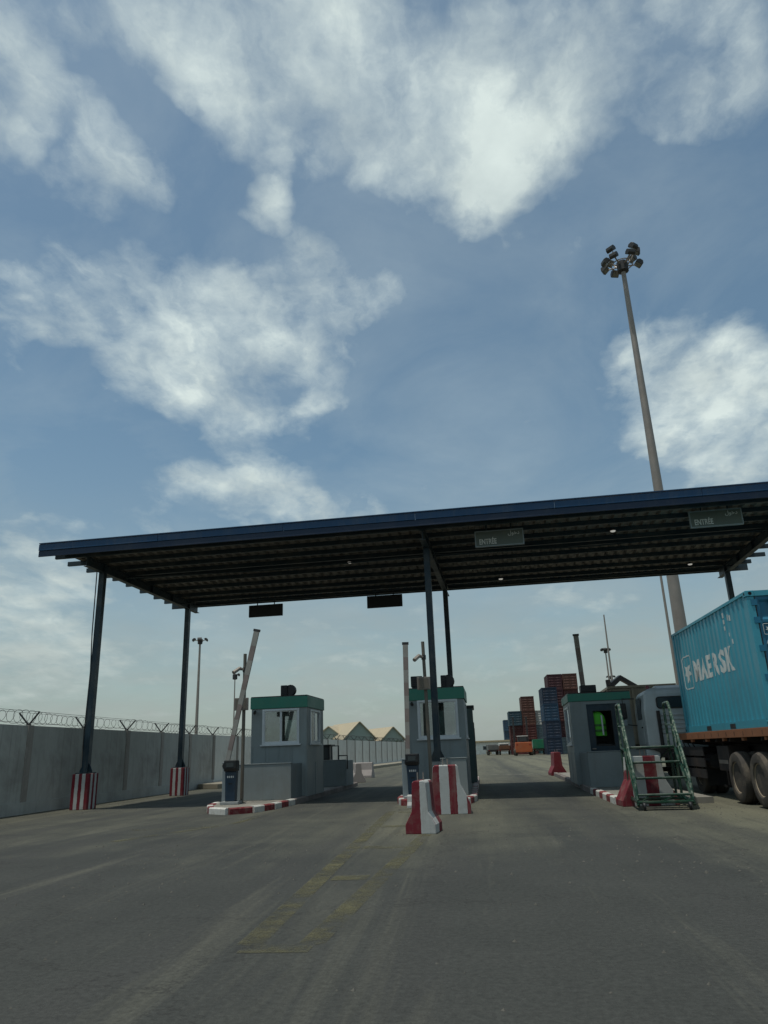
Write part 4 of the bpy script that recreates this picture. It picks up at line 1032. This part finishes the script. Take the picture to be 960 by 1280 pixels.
def wheel_mesh():
    R_ = .525; g = MB()
    g.lathe([(.30, .0), (.33, -.035), (.43, -.04), (.49, -.025), (R_ - .012, .02), (R_, .045), (R_, .10), (R_ - .014, .105), (R_ - .014, .125), (R_, .13), (R_, .19), (R_ - .012, .225), (.47, .26), (.36, .265), (.30, .24)], 40, 'x')
    k = 40
    ty = g.mesh('tyre', tyre, True)
    g = MB(); g.lathe([(.0, .075), (.10, .07), (.115, .005), (.13, .06), (.20, .115), (.27, .10), (.29, .005), (.305, -.012), (.318, .0), (.31, .05), (.30, .20)], 36, 'x')
    rm = g.mesh('rim', rim_mat, True)
    g = MB()
    for i in range(10):
        a = 2 * math.pi * i / 10; c = (.085 + .0, .175 * math.cos(a), .175 * math.sin(a))
        g.path([(.105, c[1], c[2]), (.062, c[1], c[2])], .014, 6)
    nt = g.mesh('wheel_nut', dark_metal)
    return ty, rm, nt
TYR, RIM, NUT = wheel_mesh()
def wheel(parent, x, y, flip, z=.525, hub=True):
    rot = (random.uniform(0, 3), 0, math.pi if flip else 0)
    w = place(TYR, 'wheel', parent, (x, y, z), rot, smooth=True)
    if hub:
        place(RIM, 'rim', w, smooth=True); place(NUT, 'wheel_nut', w)
    return w
for y in (2.30, .96, -.38):
    wheel(lorry, .02, y, False); wheel(lorry, .34, y, False, hub=False)
    wheel(lorry, 2.53, y, True); wheel(lorry, 2.21, y, True, hub=False)
    g = MB(); g.path([(.1, y, .525), (2.45, y, .525)], .075, 10); g.build('axle', chassis, lorry)
    for x in (.79, 1.77):
        g = MB(); g.prism([(y - .5, .86), (y, .70), (y + .5, .86), (y + .5, .92), (y, .77), (y - .5, .92)], 'x', x - .04, x + .04); g.build('leaf_spring', chassis, lorry)
for x in (.45, 1.95):
    g = MB(); g.box(x, 4.4, .28, x + .12, 4.52, 1.36); g.box(x - .08, 4.34, .22, x + .2, 4.58, .279); g.build('landing_leg', chassis, lorry)
g = MB(); g.path([(.50, 4.46, .75), (1.95, 4.46, .75)], .025, 6); g.build('crank_rod', chassis, lorry)
g = MB(); g.box(.16, 3.15, .62, .62, 4.0, 1.17); tb = g.build('tool_box', chassis, lorry, bevel=.015); g = MB(); g.box(.145, 3.25, .78, .159, 3.9, .86); g.build('latch', galv, tb)
g = MB(); g.box(.9, 2.9, .55, 1.7, 4.3, .95); g.build('spare_carrier', chassis, lorry)
g = MB(); g.lathe([(.0, 0), (.17, .01), (.19, .04), (.19, 1.0), (.17, 1.03), (0, 1.04)], 16, 'y', (.42, 5.0, .80)); g.build('air_tank', dark_metal, lorry, smooth=True)
# tractor, turned a little so that the back of its cab shows
g = MB(); g.box(-.12, 4.9, .72, .06, 10.0, .98); g.box(.72, 4.9, .72, .90, 10.0, .98); g.box(.06, 5.2, .75, .72, 5.35, .95); g.build('tractor_frame', chassis, lorry, (.55, .1, 0))
for y in (6.05,):
    wheel(lorry, .26, y, False); wheel(lorry, 2.40, y, True); wheel(lorry, .58, y, False, hub=False); wheel(lorry, 2.08, y, True, hub=False)
    for x0, x1 in ((.20, .90), (1.80, 2.46)):
        g = MB(); arc = [(y + .62 * math.cos(math.pi * k / 8), .52 + .62 * math.sin(math.pi * k / 8)) for k in range(9)]
        g.prism(arc + [(q * .97 + y * .03, w_ * .97 + .015) for q, w_ in reversed(arc)], 'x', x0, x1); g.build('mudguard', black, lorry)
    g = MB(); g.box(.15, y + .72, .45, .24, y + 1.5, 1.12); g.build('fuel_tank', chassis, lorry, bevel=.01)
    g = MB(); g.box(.22, y - .70, .22, .88, y - .68, .85); g.build('mud_flap', black, lorry)
    for z0 in (.42, .68, .94):
        g = MB(); g.box(.045, 4.75, z0, .075, 7.35, z0 + .21); g.build('side_guard', chassis, lorry)
    g = MB(); g.path([(.1, y, .525), (2.1, y, .525)], .09, 10); g.build('axle', chassis, lorry)
wheel(lorry, -.42, 9.1, False); wheel(lorry, 1.80, 9.1, True)
g = MB(); g.path([(-.3, 9.1, .525), (1.7, 9.1, .525)], .07, 10); g.build('axle', chassis, lorry)
g = MB(); g.box(.3, 5.6, .99, 1.7, 6.6, 1.10); g.build('fifth_wheel', chassis, lorry)
CXo, CYo = -.66, 7.42
g = MB(); w = 2.42
# body shell: rounded outline extruded, cab leans in towards the roof
def cabshell():
    out = []
    for z, ins, fr in ((1.12, .02, 0), (1.30, 0, 0), (2.18, .0, .0), (2.62, .06, .10), (2.74, .13, .2), (2.79, .26, .36)):
        y0 = ins * .8; y1 = 2.0 - fr
        out.append([(ins, y0, z), (w - ins, y0, z), (w - ins, y1, z), (ins, y1, z)])
    vs = [v for r in out for v in r]; fs = [(0, 3, 2, 1)]
    for i in range(len(out) - 1):
        for k in range(4): fs.append((i * 4 + k, i * 4 + (k + 1) % 4, i * 4 + 4 + (k + 1) % 4, i * 4 + 4 + k))
    n = len(out) * 4; fs.append((n - 4, n - 3, n - 2, n - 1))
    return vs, fs
g.add(*cabshell()); cabo = g.build('cab', cab_grey, lorry, (CXo, CYo, 0), (0, 0, R(-4)), bevel=.05)
g = MB()
for i in range(5): 
    z = 1.52 + i * .12; g.prism([(-.001, z), (-.022, z + .015), (-.022, z + .045), (-.001, z + .06)], 'x', .42, w - .42)
g.build('pressed_rib', cab_grey, cabo)
def rrect(x0, x1, z0, z1, r, n=5):
    o = []
    for cx, cz, a0 in ((x1 - r, z1 - r, 0), (x0 + r, z1 - r, 90), (x0 + r, z0 + r, 180), (x1 - r, z0 + r, 270)):
        for k in range(n): a = math.radians(a0 + k * 90 / (n - 1)); o.append((cx + r * math.cos(a), cz + r * math.sin(a)))
    return o
for x0, x1 in ((.36, 1.12), (1.30, 2.06)):
    g = MB(); g.prism(rrect(x0, x1, 2.20, 2.54, .09), 'y', -.03, .02); wo_ = g.build('rear_window', black, cabo, (0, .012, 0), (0, 0, 0))
    g = MB(); g.prism(rrect(x0 + .035, x1 - .035, 2.235, 2.505, .07), 'y', -.036, -.0305); g.build('pane', dark_glass, wo_, (0, 0, 0))
g = MB(); g.prism([(.25, 2.78), (1.75, 2.78), (1.55, 2.88), (.9, 2.90)], 'x', .5, 1.95); 
g.build('roof_hatch', cab_grey, cabo, (0, 0, 0), bevel=.02)
g = MB(); g.lathe([(.0, .0), (.055, .0), (.055, .07), (.03, .10), (0, .105)], 12, 'z', (.25, .45, 2.79)); g.build('beacon', mat('beacon_red', (.20, .05, .05), .4), cabo, smooth=True)
g = MB(); g.lathe([(.0, -.03), (.075, -.03), (.085, 0)], 14, 'y', (1.16, -.0, 1.60)); g.build('filler_cap', black, cabo)
g = MB(); g.box(-.012, .55, 1.95, -.001, 1.45, 2.55); g.build('door_window', dark_glass, cabo)
g = MB(); g.box(-.015, .42, 1.25, -.002, 1.62, 1.93); dr = g.build('cab_door', cab_grey, cabo, bevel=.006); g = MB(); g.box(-.04, .5, 1.70, -.0155, .68, 1.74); g.build('handle', black, dr)
g = MB(); g.prism([(.1, 1.119), (2.3, 1.119), (2.3, .98), (.3, 1.02)], 'y', .05, .4); g.build('rear_valance', chassis, cabo)
g = MB(); g.box(-.06, .15, .62, .30, .62, 1.10); g.build('step_box', cab_grey, cabo, bevel=.02)
for z in (1.02, .78):
    g = MB(); g.box(-.10, .68, z - .3, .25, 1.5, z - .27); g.build('cab_step', chassis, cabo)
g = MB(); g.path([(-.01, 1.75, 2.60), (-.36, 1.80, 2.62), (-.36, 1.80, 1.85), (-.01, 1.75, 1.80)], .018, 6); mi = g.build('mirror_arm', black, cabo)
g = MB(); g.box(-.47, 1.74, 2.02, -.27, 1.84, 2.48); g.build('mirror', black, mi, bevel=.025); g = MB(); g.box(-.46, 1.74, 1.80, -.28, 1.84, 1.98); g.build('mirror', machine_grey, mi, bevel=.02)
g = MB(); g.path([(.36, -.12, 1.15), (.36, -.12, 2.15)], .05, 10); g.build('exhaust_stack', chassis, cabo)
g = MB()
for k in range(3): g.path([(.9 + k * .1, -.05, 1.35), (.9 + k * .12, -.45, 1.12), (.95 + k * .1, -.75, 1.05)], .018, 6)
g.build('air_hose', black, cabo)

# ------------------------------------------------------------------ second lorry beyond the booth
bl = thing('tipper_lorry', 'dusty brown tipper lorry with black folded loading arm beyond the booth', 'lorry', (5.15, 29.6, 0), R(-3))
g = MB(); g.box(0, 0, 1.25, 2.4, 4.2, 3.30); g.build('tipper_body', lorry_brown, bl, bevel=.03)
for i in range(4):
    g = MB(); x = .12 + i * .70; g.box(x, -.055, 1.27, x + .09, -.001, 3.28); g.build('body_rib', lorry_brown, bl)
for i in range(6):
    g = MB(); y = .2 + i * .75; g.box(-.055, y, 1.27, -.001, y + .09, 3.28); g.build('body_rib', lorry_brown, bl)
g = MB(); g.box(-.05, -.07, 3.301, 2.45, 4.25, 3.39); g.build('top_rim', lorry_brown, bl)
g = MB(); g.path([(.05, .3, 3.39), (.52, .5, 3.74), (1.25, .8, 3.30)], [.14, .13, .11], 4); g.path([(.05, .3, 3.39), (.04, .32, 3.66)], .12, 4); g.build('loading_arm', black, bl)
g = MB(); g.box(.3, .1, .75, 2.1, 6.4, 1.24); g.build('lorry_frame', chassis, bl)
for y in (.9, 2.2, 5.6): wheel(bl, .0, y, False); wheel(bl, 2.4, y, True)
g = MB(); g.box(.05, 4.5, .9, 2.35, 6.4, 2.75); lc = g.build('lorry_cab', lorry_brown, bl, bevel=.06); g = MB(); g.box(.4, 4.485, 2.1, 2.0, 4.499, 2.55); g.build('pane', dark_glass, lc)

# ================================================================== ROLLING STEPS
st = thing('rolling_steps', 'green wheeled access steps with worn handrails standing beside the blue container lorry', 'steps', (3.66, 16.3, 0), R(-5))
hw = .53
for i, (y, z) in enumerate(((.10, .30), (.52, .60), (.94, .90))):
    g = MB(); g.box(-hw + .04, y - .10, z - .02, hw - .04, y + .14, z + .004); g.build('tread', stair_green, st)
    g = MB(); g.path([(-hw + .02, y - .12, z - .005), (hw - .02, y - .12, z - .005)], .026, 8); g.build('tread_bar', stair_green, st)
g = MB(); g.box(-hw + .04, 1.28, 1.20, hw - .04, 2.05, 1.225); g.build('platform', stair_green, st)
g = MB(); g.path([(-hw + .02, 1.27, 1.20), (hw - .02, 1.27, 1.20)], .03, 8); g.build('tread_bar', stair_green, st)
rail_m = mat('worn_rail', (.014, .052, .031), .28, .3, 8, (.40, .42, .33), .8, 11.0)
for s in (-1, 1):
    x = s * hw
    g = MB(); g.path([(x, -.05, .10), (x, 1.30, 1.17), (x, 2.06, 1.19)], .032, 6); g.build('stringer', stair_green, st)
    g = MB(); g.path([(x, -.02, .20), (x, .05, .62), (x, .12, .72), (x, 1.30, 2.08), (x, 1.42, 2.15), (x, 1.98, 2.15), (x, 2.05, 2.08), (x, 2.05, 1.2)], .030, 8); g.build('handrail', rail_m, st, smooth=True)
    g = MB(); g.path([(x, .10, .42), (x, 1.30, 1.66), (x, 2.05, 1.68)], .018, 8); g.build('mid_rail', rail_m, st, smooth=True)
    for y, z0, z1 in ((.42, .55, 1.06), (.86, .88, 1.56), (1.30, 1.17, 2.08)):
        g = MB(); g.path([(x, y, z0), (x, y, z1)], .016, 6); g.build('baluster', stair_green, st)
    for y, z in ((1.30, 1.17), (2.05, 1.19)):
        g = MB(); g.path([(x, y, .16), (x, y, z)], .028, 6); g.build('leg', stair_green, st)
    g = MB(); g.path([(x, -.05, .16), (x, 2.1, .16)], .032, 6); g.build('base_rail', stair_green, st)
    g = MB(); g.path([(x, 1.30, .2), (x, 2.05, 1.1)], .014, 6); g.path([(x, .10, .18), (x, 1.28, .20)], .016, 6); g.build('brace', stair_green, st)
for y in (-.04, 1.0, 2.08):
    g = MB(); g.path([(-hw, y, .16), (hw, y, .16)], .028, 6); g.build('base_cross_bar', stair_green, st)
g = MB(); g.path([(-hw, 2.05, .2), (hw, 2.05, 1.15)], .016, 6); g.path([(-hw, 2.05, 1.15), (hw, 2.05, .2)], .016, 6)
g.build('brace', stair_green, st)
for a, b in ((-.45, -.28), (-.05, .22), (.42, .30)):
    g = MB(); g.path([(a, -.04, .17), (b, -.02, .30)], .017, 5); g.build('front_brace', stair_green, st)
for x, y in ((-.42, -.06), (.45, -.06), (-.55, 1.9), (.55, 1.9)):
    g = MB(); g.lathe([(.0, -.022), (.05, -.025), (.075, -.02), (.08, 0), (.075, .02), (.05, .025), (.0, .022)], 16, 'x', (x, y, .082)); c = g.build('caster', black, st, smooth=True)
    g = MB(); g.box(x - .04, y - .03, .085, x - .028, y + .03, .145); g.box(x + .028, y - .03, .085, x + .04, y + .03, .145); g.box(x - .04, y - .03, .1455, x + .04, y + .03, .155); g.build('caster_fork', dark_metal, c)

# ================================================================== MASTS AND POLES
def high_mast(lab, loc, h, r0, r1, ring_r, n, tiers=2, lamp=.34, group='high mast lights'):
    t = thing('high_mast_light', lab, 'light mast', loc, 0, group)
    g = MB(); g.path([(0, 0, 0), (0, 0, h * .33), (0, 0, h * .66), (0, 0, h)], [r0, r0 + (r1 - r0) * .36, r0 + (r1 - r0) * .7, r1], 16); g.build('mast', galv, t, smooth=True)
    if n == 0: return t
    g = MB(); g.lathe([(.16, -.5), (.30, -.45), (.30, .1), (.16, .2), (.0, .22)], 12, 'z', (0, 0, h)); g.build('head_hub', dark_metal, t)
    for k in range(n):
        if n > 8 and k in (2, 7, 11, 14): continue
        a = 2 * math.pi * k / n + .25 + (random.uniform(-.12, .12) if n > 8 else 0)
        up = (k % 2) * .55 if tiers == 2 else 0
        ca, sa = math.cos(a), math.sin(a); rr = ring_r * (1 if k % 2 == 0 else .86)
        g = MB(); g.path([(ca * .2, sa * .2, h - .1), (ca * rr * .7, sa * rr * .7, h - .05 + up * .4), (ca * rr, sa * rr, h + up)], .035, 5); arm = g.build('lamp_arm', galv, t)
        g = MB(); s_ = lamp
        g.prism([(-s_ * .55, -.08), (s_ * .55, -.08), (s_ * .62, .06), (s_ * .3, .20), (-s_ * .3, .20), (-s_ * .62, .06)], 'x', -s_ * .6, s_ * .6)
        f = g.build('floodlight', mat('floodlight_body', (.045, .045, .042), .5, .2, 4, rnd=.3), t, (ca * (rr + .12), sa * (rr + .12), h + up + .05), (R(-38), 0, a - math.pi / 2), bevel=.02)
        g = MB(); g.box(-s_ * .52, -s_ * .48, -.092, s_ * .52, s_ * .48, -.081); g.build('lens', mat('lamp_lens', (.22, .22, .19), .25, .2, 6), f)
    g = MB(); ring = [(ring_r * .7 * math.cos(2 * math.pi * k / 20), ring_r * .7 * math.sin(2 * math.pi * k / 20), h - .02) for k in range(20)]
    g.path(ring, .03, 4, closed=True); g.build('head_ring', galv, t)
    return t
high_mast('tall tapering pale mast with a ring of floodlights rising behind the canopy', (9.64, 35.0, 0), 26.0, .35, .115, .80, 16, 2, .33)
high_mast('slim grey pole close to the left of the tall mast, top hidden by the canopy', (10.47, 40.2, 0), 11.6, .085, .06, 0, 0, group=None)
high_mast('thin lamp mast with twin heads far beyond the boundary wall on the left', (-34.0, 90.0, 0), 15.6, .24, .12, .62, 4, 1, .42)
high_mast('thin pole with a small bracket lamp beyond the wall near the left boom', (-29.3, 90.0, 0), 11.0, .11, .06, .3, 1, 1, .3)
high_mast('thin bare pole rising behind the folded loading arm', (19.4, 108.0, 0), 19.0, .20, .09, .1, 0, 0)
high_mast('far lamp mast with a small ring head left of the bare pole', (21.1, 120.0, 0), 15.4, .20, .10, .50, 6, 1, .36)
high_mast('very distant short lamp mast just left of the black loading arm', (33.0, 185.0, 0), 16.6, .24, .14, .70, 4, 1, .5)

# ================================================================== FAR CONTAINER STACKS
cols = {'navy': (.010, .026, .052), 'blue': (.014, .050, .092), 'maroon': (.055, .014, .018), 'red': (.095, .024, .020), 'brown': (.105, .042, .028),
        'brick': (.080, .022, .018), 'teal': (.14, .27, .26), 'grey': (.17, .22, .23), 'white': (.50, .50, .46), 'slate': (.035, .075, .095)}
CM = {k: mat('far_container_' + k, c, .6, .12, .8, (.10, .06, .045), .35, .6, 0, streak=.2) for k, c in cols.items()}
PROTO = {}
NAMEC = {'navy': 'navy', 'blue': 'blue', 'maroon': 'maroon', 'red': 'red', 'brown': 'reddish brown', 'brick': 'dark red', 'teal': 'pale teal', 'grey': 'grey', 'white': 'white', 'slate': 'slate blue'}
LEV = ['bottom', 'second', 'third', 'fourth', 'top']
def stack(x, y, levels, where, rz=0.0):
    for i, c in enumerate(levels):
        lv = 'top' if i == len(levels) - 1 else LEV[i]
        lab = '%s container, %s of the %s' % (NAMEC[c], {'bottom': 'lowest', 'second': 'second up', 'third': 'third up', 'fourth': 'fourth up', 'top': 'topmost'}[lv], where)
        if c not in PROTO:
            PROTO[c] = t = container(lab, (0, 0, 0), 0, CM[c], CM[c], group='containers stacked in the yard')
        else:
            t = copy_tree(PROTO[c]); t['label'] = lab
        t.location = (x + random.uniform(-.05, .05), y + random.uniform(-.12, .12), i * (CH + .004)); t.rotation_euler = (0, 0, rz + R(random.uniform(-.4, .4)))
stack(12.75, 131.0, ['grey', 'maroon', 'brick', 'maroon', 'maroon'], 'stack seen above the right booth, left half')
stack(15.30, 131.0, ['red', 'blue', 'maroon', 'brick', 'brown'], 'stack seen above the right booth, right half')
stack(11.05, 125.0, ['navy', 'navy', 'blue', 'navy'], 'tall navy stack left of the right booth')
stack(8.75, 145.0, ['brick', 'red', 'brown', 'brown'], 'tall brown stack over the orange machine')
stack(11.28, 146.0, ['teal', 'grey', 'white'], 'pale stack between brown and navy stacks')
stack(6.28, 145.5, ['red', 'brick', 'slate'], 'three high stack left of the brown one')
stack(6.80, 190.0, ['slate', 'blue', 'blue'], 'farthest blue stack, leftmost in the yard')
stack(13.8, 147.0, ['teal', 'teal', 'blue'], 'column hidden behind the navy stack')

# ------------------------------------------------------------------ yard machines
oh = thing('container_handler', 'orange container handling machine parked with its rear to the gate', 'handler', (7.35, 124.5, 0))
g = MB(); g.prism([(-1.3, .5), (1.3, .5), (1.36, 1.0), (1.30, 2.05), (-1.30, 2.05), (-1.36, 1.0)], 'y', 0, 1.6); g.build('counterweight', orange_m, oh, bevel=.08)
g = MB(); g.box(-1.2, 1.62, .7, 1.2, 5.5, 1.5); g.build('body', orange_m, oh)
g = MB(); g.box(-.75, 1.2, 2.06, .75, 3.0, 2.95); cb_ = g.build('cab', black, oh, bevel=.05); g = MB(); g.box(-.85, 1.1, 2.951, .85, 3.1, 3.06); g.build('cab_roof', white_m, cb_); g = MB(); g.box(-.6, 1.185, 2.25, .6, 1.199, 2.85); g.build('pane', dark_glass, cb_)
for x in (-1.1, 1.1):
    g = MB(); g.box(x - .14, 5.5, .4, x + .14, 5.8, 6.2); g.build('lift_mast', dark_metal, oh)
    for y in (.7, 4.6):
        g = MB(); g.lathe([(.0, -.2), (.4, -.22), (.55, -.16), (.55, .16), (.4, .22), (0, .2)], 18, 'x', (x * 1.12, y, .55)); g.build('wheel', tyre, oh)
for x in (-1.0, 1.0):
    g = MB(); g.box(x - .13, -.02, 1.6, x + .13, -.001, 1.75); g.build('tail_light', mat('tail_light', (.3, .02, .02), .3), oh)
def small_truck(lab, loc, rz, cabm, bodym, bw, bh, bl, cabh, wheels_r=.45):
    t = thing('parked_truck', lab, 'truck', loc, rz, 'vehicles parked at the back of the yard')
    g = MB(); g.box(-bw / 2, 0, .95, bw / 2, bl, .95 + bh); b = g.build('load_body', bodym, t, bevel=.03)
    for x in (-bw * .25, bw * .25):
        g = MB(); g.box(x - bw * .22, -.03, 1.05, x + bw * .22, -.001, .85 + bh); g.build('tail_door', bodym, b)
    g = MB(); g.box(-bw / 2 - .04, -.05, .80, bw / 2 + .04, bl + .05, .949); g.build('bed', chassis, t)
    g = MB(); g.prism([(bl + .2, .6), (bl + 1.9, .6), (bl + 1.95, 1.4), (bl + 1.6, cabh), (bl + .2, cabh)], 'x', -bw / 2 + .02, bw / 2 - .02); c = g.build('cab', cabm, t, bevel=.06)
    g = MB(); g.box(-bw / 2 + .2, bl + .185, 1.5, bw / 2 - .2, bl + .199, cabh - .2); g.build('pane', dark_glass, c)
    for x in (-bw / 2 + .15, bw / 2 - .15):
        for y in (.8, bl + 1.1):
            g = MB(); g.lathe([(.0, -.13), (wheels_r * .7, -.14), (wheels_r, -.1), (wheels_r, .1), (wheels_r * .7, .14), (0, .13)], 18, 'x', (x, y, wheels_r)); g.build('wheel', tyre, t)
        g = MB(); g.box(x - .12, -.07, .84, x + .12, -.0505, .93); g.build('tail_light', MATS['tail_light'], t)
    return t
small_truck('small lorry with white top and reddish tailgate parked left of the orange machine', (5.15, 148.0, 0), 0, white_m, rust, 2.1, .75, 3.2, 2.15)
grey_v = mat('vehicle_grey', (.13, .13, .12), .5, .15, 1, DUST, .3)
small_truck('dark vehicle parked against the long white building', (3.05, 150.0, 0), R(4), grey_v, grey_v, 2.0, .9, 2.6, 2.0)
small_truck('green lorry with pale cab between the orange machine and the navy stack', (10.3, 131.0, 0), R(-2), white_m, green_m, 2.0, 1.5, 3.4, 2.3)

# ================================================================== BUILDINGS FAR OFF
def warehouse(lab, loc, rz, w, L, he, hr, wallm, eave_win=True):
    t = thing('warehouse', lab, 'warehouse', loc, rz, 'gabled warehouses beyond the wall')
    g = MB(); g.prism([(-w / 2, 0), (w / 2, 0), (w / 2, he), (0, hr), (-w / 2, he)], 'y', 0, L); g.build('wall', wallm, t)
    for s in (-1, 1):
        n = 8; e = .45; a = Vector((s * (w / 2 + e), he - e * (hr - he) / (w / 2))); b = Vector((0, hr)); dn = Vector((s * (hr - he), w / 2)).normalized() * .10
        for k in range(n):
            y0 = -.35 + k * (L + .7) / n; y1 = y0 + (L + .7) / n - .05
            g = MB(); g.prism([tuple(a + dn * .06), tuple(b + dn * .06), tuple(b + dn * 1.3), tuple(a + dn * 1.3)], 'y', y0, y1); g.build('roof_panel', roof_cream, t)
    g = MB(); g.box(-w * .16, -.04, 0.0, w * .16, -.001, he * .80); g.build('loading_door', mat('dark_green_door', (.05, .085, .06), .6), t)
    for i in range(9):
        y = 2 + i * (L - 4) / 9
        g = MB(); g.box(w / 2 + .001, y, he * .42, w / 2 + .04, y + (L - 4) / 9 * .62, he * .82); g.build('window', dark_glass, t)
    return t
warehouse('small gabled warehouse seen leftmost over the wall beside the left booth', (-26.8, 138.0, 0), R(-14), 5.2, 16, 4.3, 6.1, gable_green)
warehouse('large gabled warehouse with cream roof and pale green gable over the wall', (-20.6, 134.0, 0), R(30), 5.6, 13, 3.9, 6.55, gable_green)
warehouse('right gabled warehouse with cream roof half hidden by the middle booth', (-15.2, 139.0, 0), R(30), 4.2, 11, 3.6, 5.6, gable_green)
lb = thing('long_building', 'long low white building with tan eaves across the back of the yard', 'building', (-9.0, 183.0, 0))
g = MB(); g.box(0, 0, 0, 22, 10, 2.75); g.build('wall', white_m, lb)
g = MB(); g.box(-.4, -.5, 2.752, 22.4, 10.5, 3.05); g.build('roof', tan_m, lb)
for i in range(7):
    g = MB(); x = 1.2 + i * 3.0; g.box(x, -.05, .9, x + 1.3, -.001, 1.9); f = g.build('window', white_m, lb); g = MB(); g.box(x + .1, -.06, 1.0, x + 1.2, -.0505, 1.8); g.build('pane', dark_glass, f)
g = MB(); g.box(11.0, -.05, 0.02, 12.2, -.001, 2.1); g.build('door', tan_m, lb)

# shrubs beyond the wall
def shrub_mesh(r, h, n):
    g = MB(); rnd = random.Random(int(r * 1000))
    for i in range(n):
        a = rnd.uniform(0, 6.283); q = rnd.random() ** .5; z = rnd.uniform(.1, 1)
        k = math.sin(math.pi * min(1, z * .85)) ** .6 * (0.8 + .3 * math.sin(a * 3 + z * 5))
        c = Vector((math.cos(a) * r * q * k, math.sin(a) * r * q * k, z * h)); d = Vector((rnd.uniform(-1, 1), rnd.uniform(-1, 1), rnd.uniform(-.4, 1))).normalized(); e = d.orthogonal().normalized(); s = rnd.uniform(.10, .24)
        f = d.cross(e)
        g.add([c - e * s * .5, c + f * s * .4, c + e * s * .8, c - f * s * .4], [(0, 1, 2, 3)])
    return g.mesh('foliage', leaf_m)
SM = [shrub_mesh(1.6, 3.6, 900), shrub_mesh(1.25, 3.2, 700)]
SHL = ['dark green shrub over the wall left of the large green gable', 'dark green shrub in front of the large cream roofed warehouse', 'shrub between the large and right gabled warehouses', 'shrub at the foot of the right warehouse gable', 'last small shrub over the wall by the middle booth', 'shrub below the eaves of the large warehouse']
for k, (x, y) in enumerate(((-24.0, 128), (-22.5, 126), (-17.5, 127), (-15.6, 128), (-13.2, 128), (-19.5, 126))):
    t = thing('shrub', SHL[k], 'shrub', (x, y, 0), random.uniform(0, 6), 'shrubs beyond the wall')
    f = place(SM[k % 2], 'foliage', t); f.scale = (1, 1, random.uniform(.85, 1.05))
    g = MB(); g.path([(0, 0, 0), (.05, .03, 1.2), (.02, 0, 2.4)], [.09, .06, .03], 6); g.build('stem', pole_brown, t)

# grit and small stones swept against the kerbs and scattered over the asphalt
g = MB(); rnd = random.Random(5)
for i in range(1500):
    if i % 3: 
        cx, cy = rnd.choice(((-5.1, 19.5), (-0.9, 18.2), (3.0, 18.5), (-11.0, 20.5), (4.6, 15.5), (-1.2, 14.0), (2.0, 11.0), (-4.0, 10.0)))
        x, y = rnd.gauss(cx, 1.0), rnd.gauss(cy, 2.0)
    else: x, y = rnd.uniform(-11.5, 8), rnd.uniform(3.5, 26)
    r = rnd.uniform(.006, .020) * (1.5 if rnd.random() < .05 else 1); a = rnd.uniform(0, 6.28)
    p = [(x + r * rnd.uniform(.7, 1.3) * math.cos(a + k * 1.57), y + r * rnd.uniform(.7, 1.3) * math.sin(a + k * 1.57), .0045) for k in range(4)]
    t_ = (x + r * .2, y, .0045 + r * rnd.uniform(.6, 1.1))
    g.add(p + [t_], [(0, 1, 4), (1, 2, 4), (2, 3, 4), (3, 0, 4)])
tag(g.build('grit', mat('grit_stone', (.10, .095, .08), .9, .4, 30)), kind='stuff')
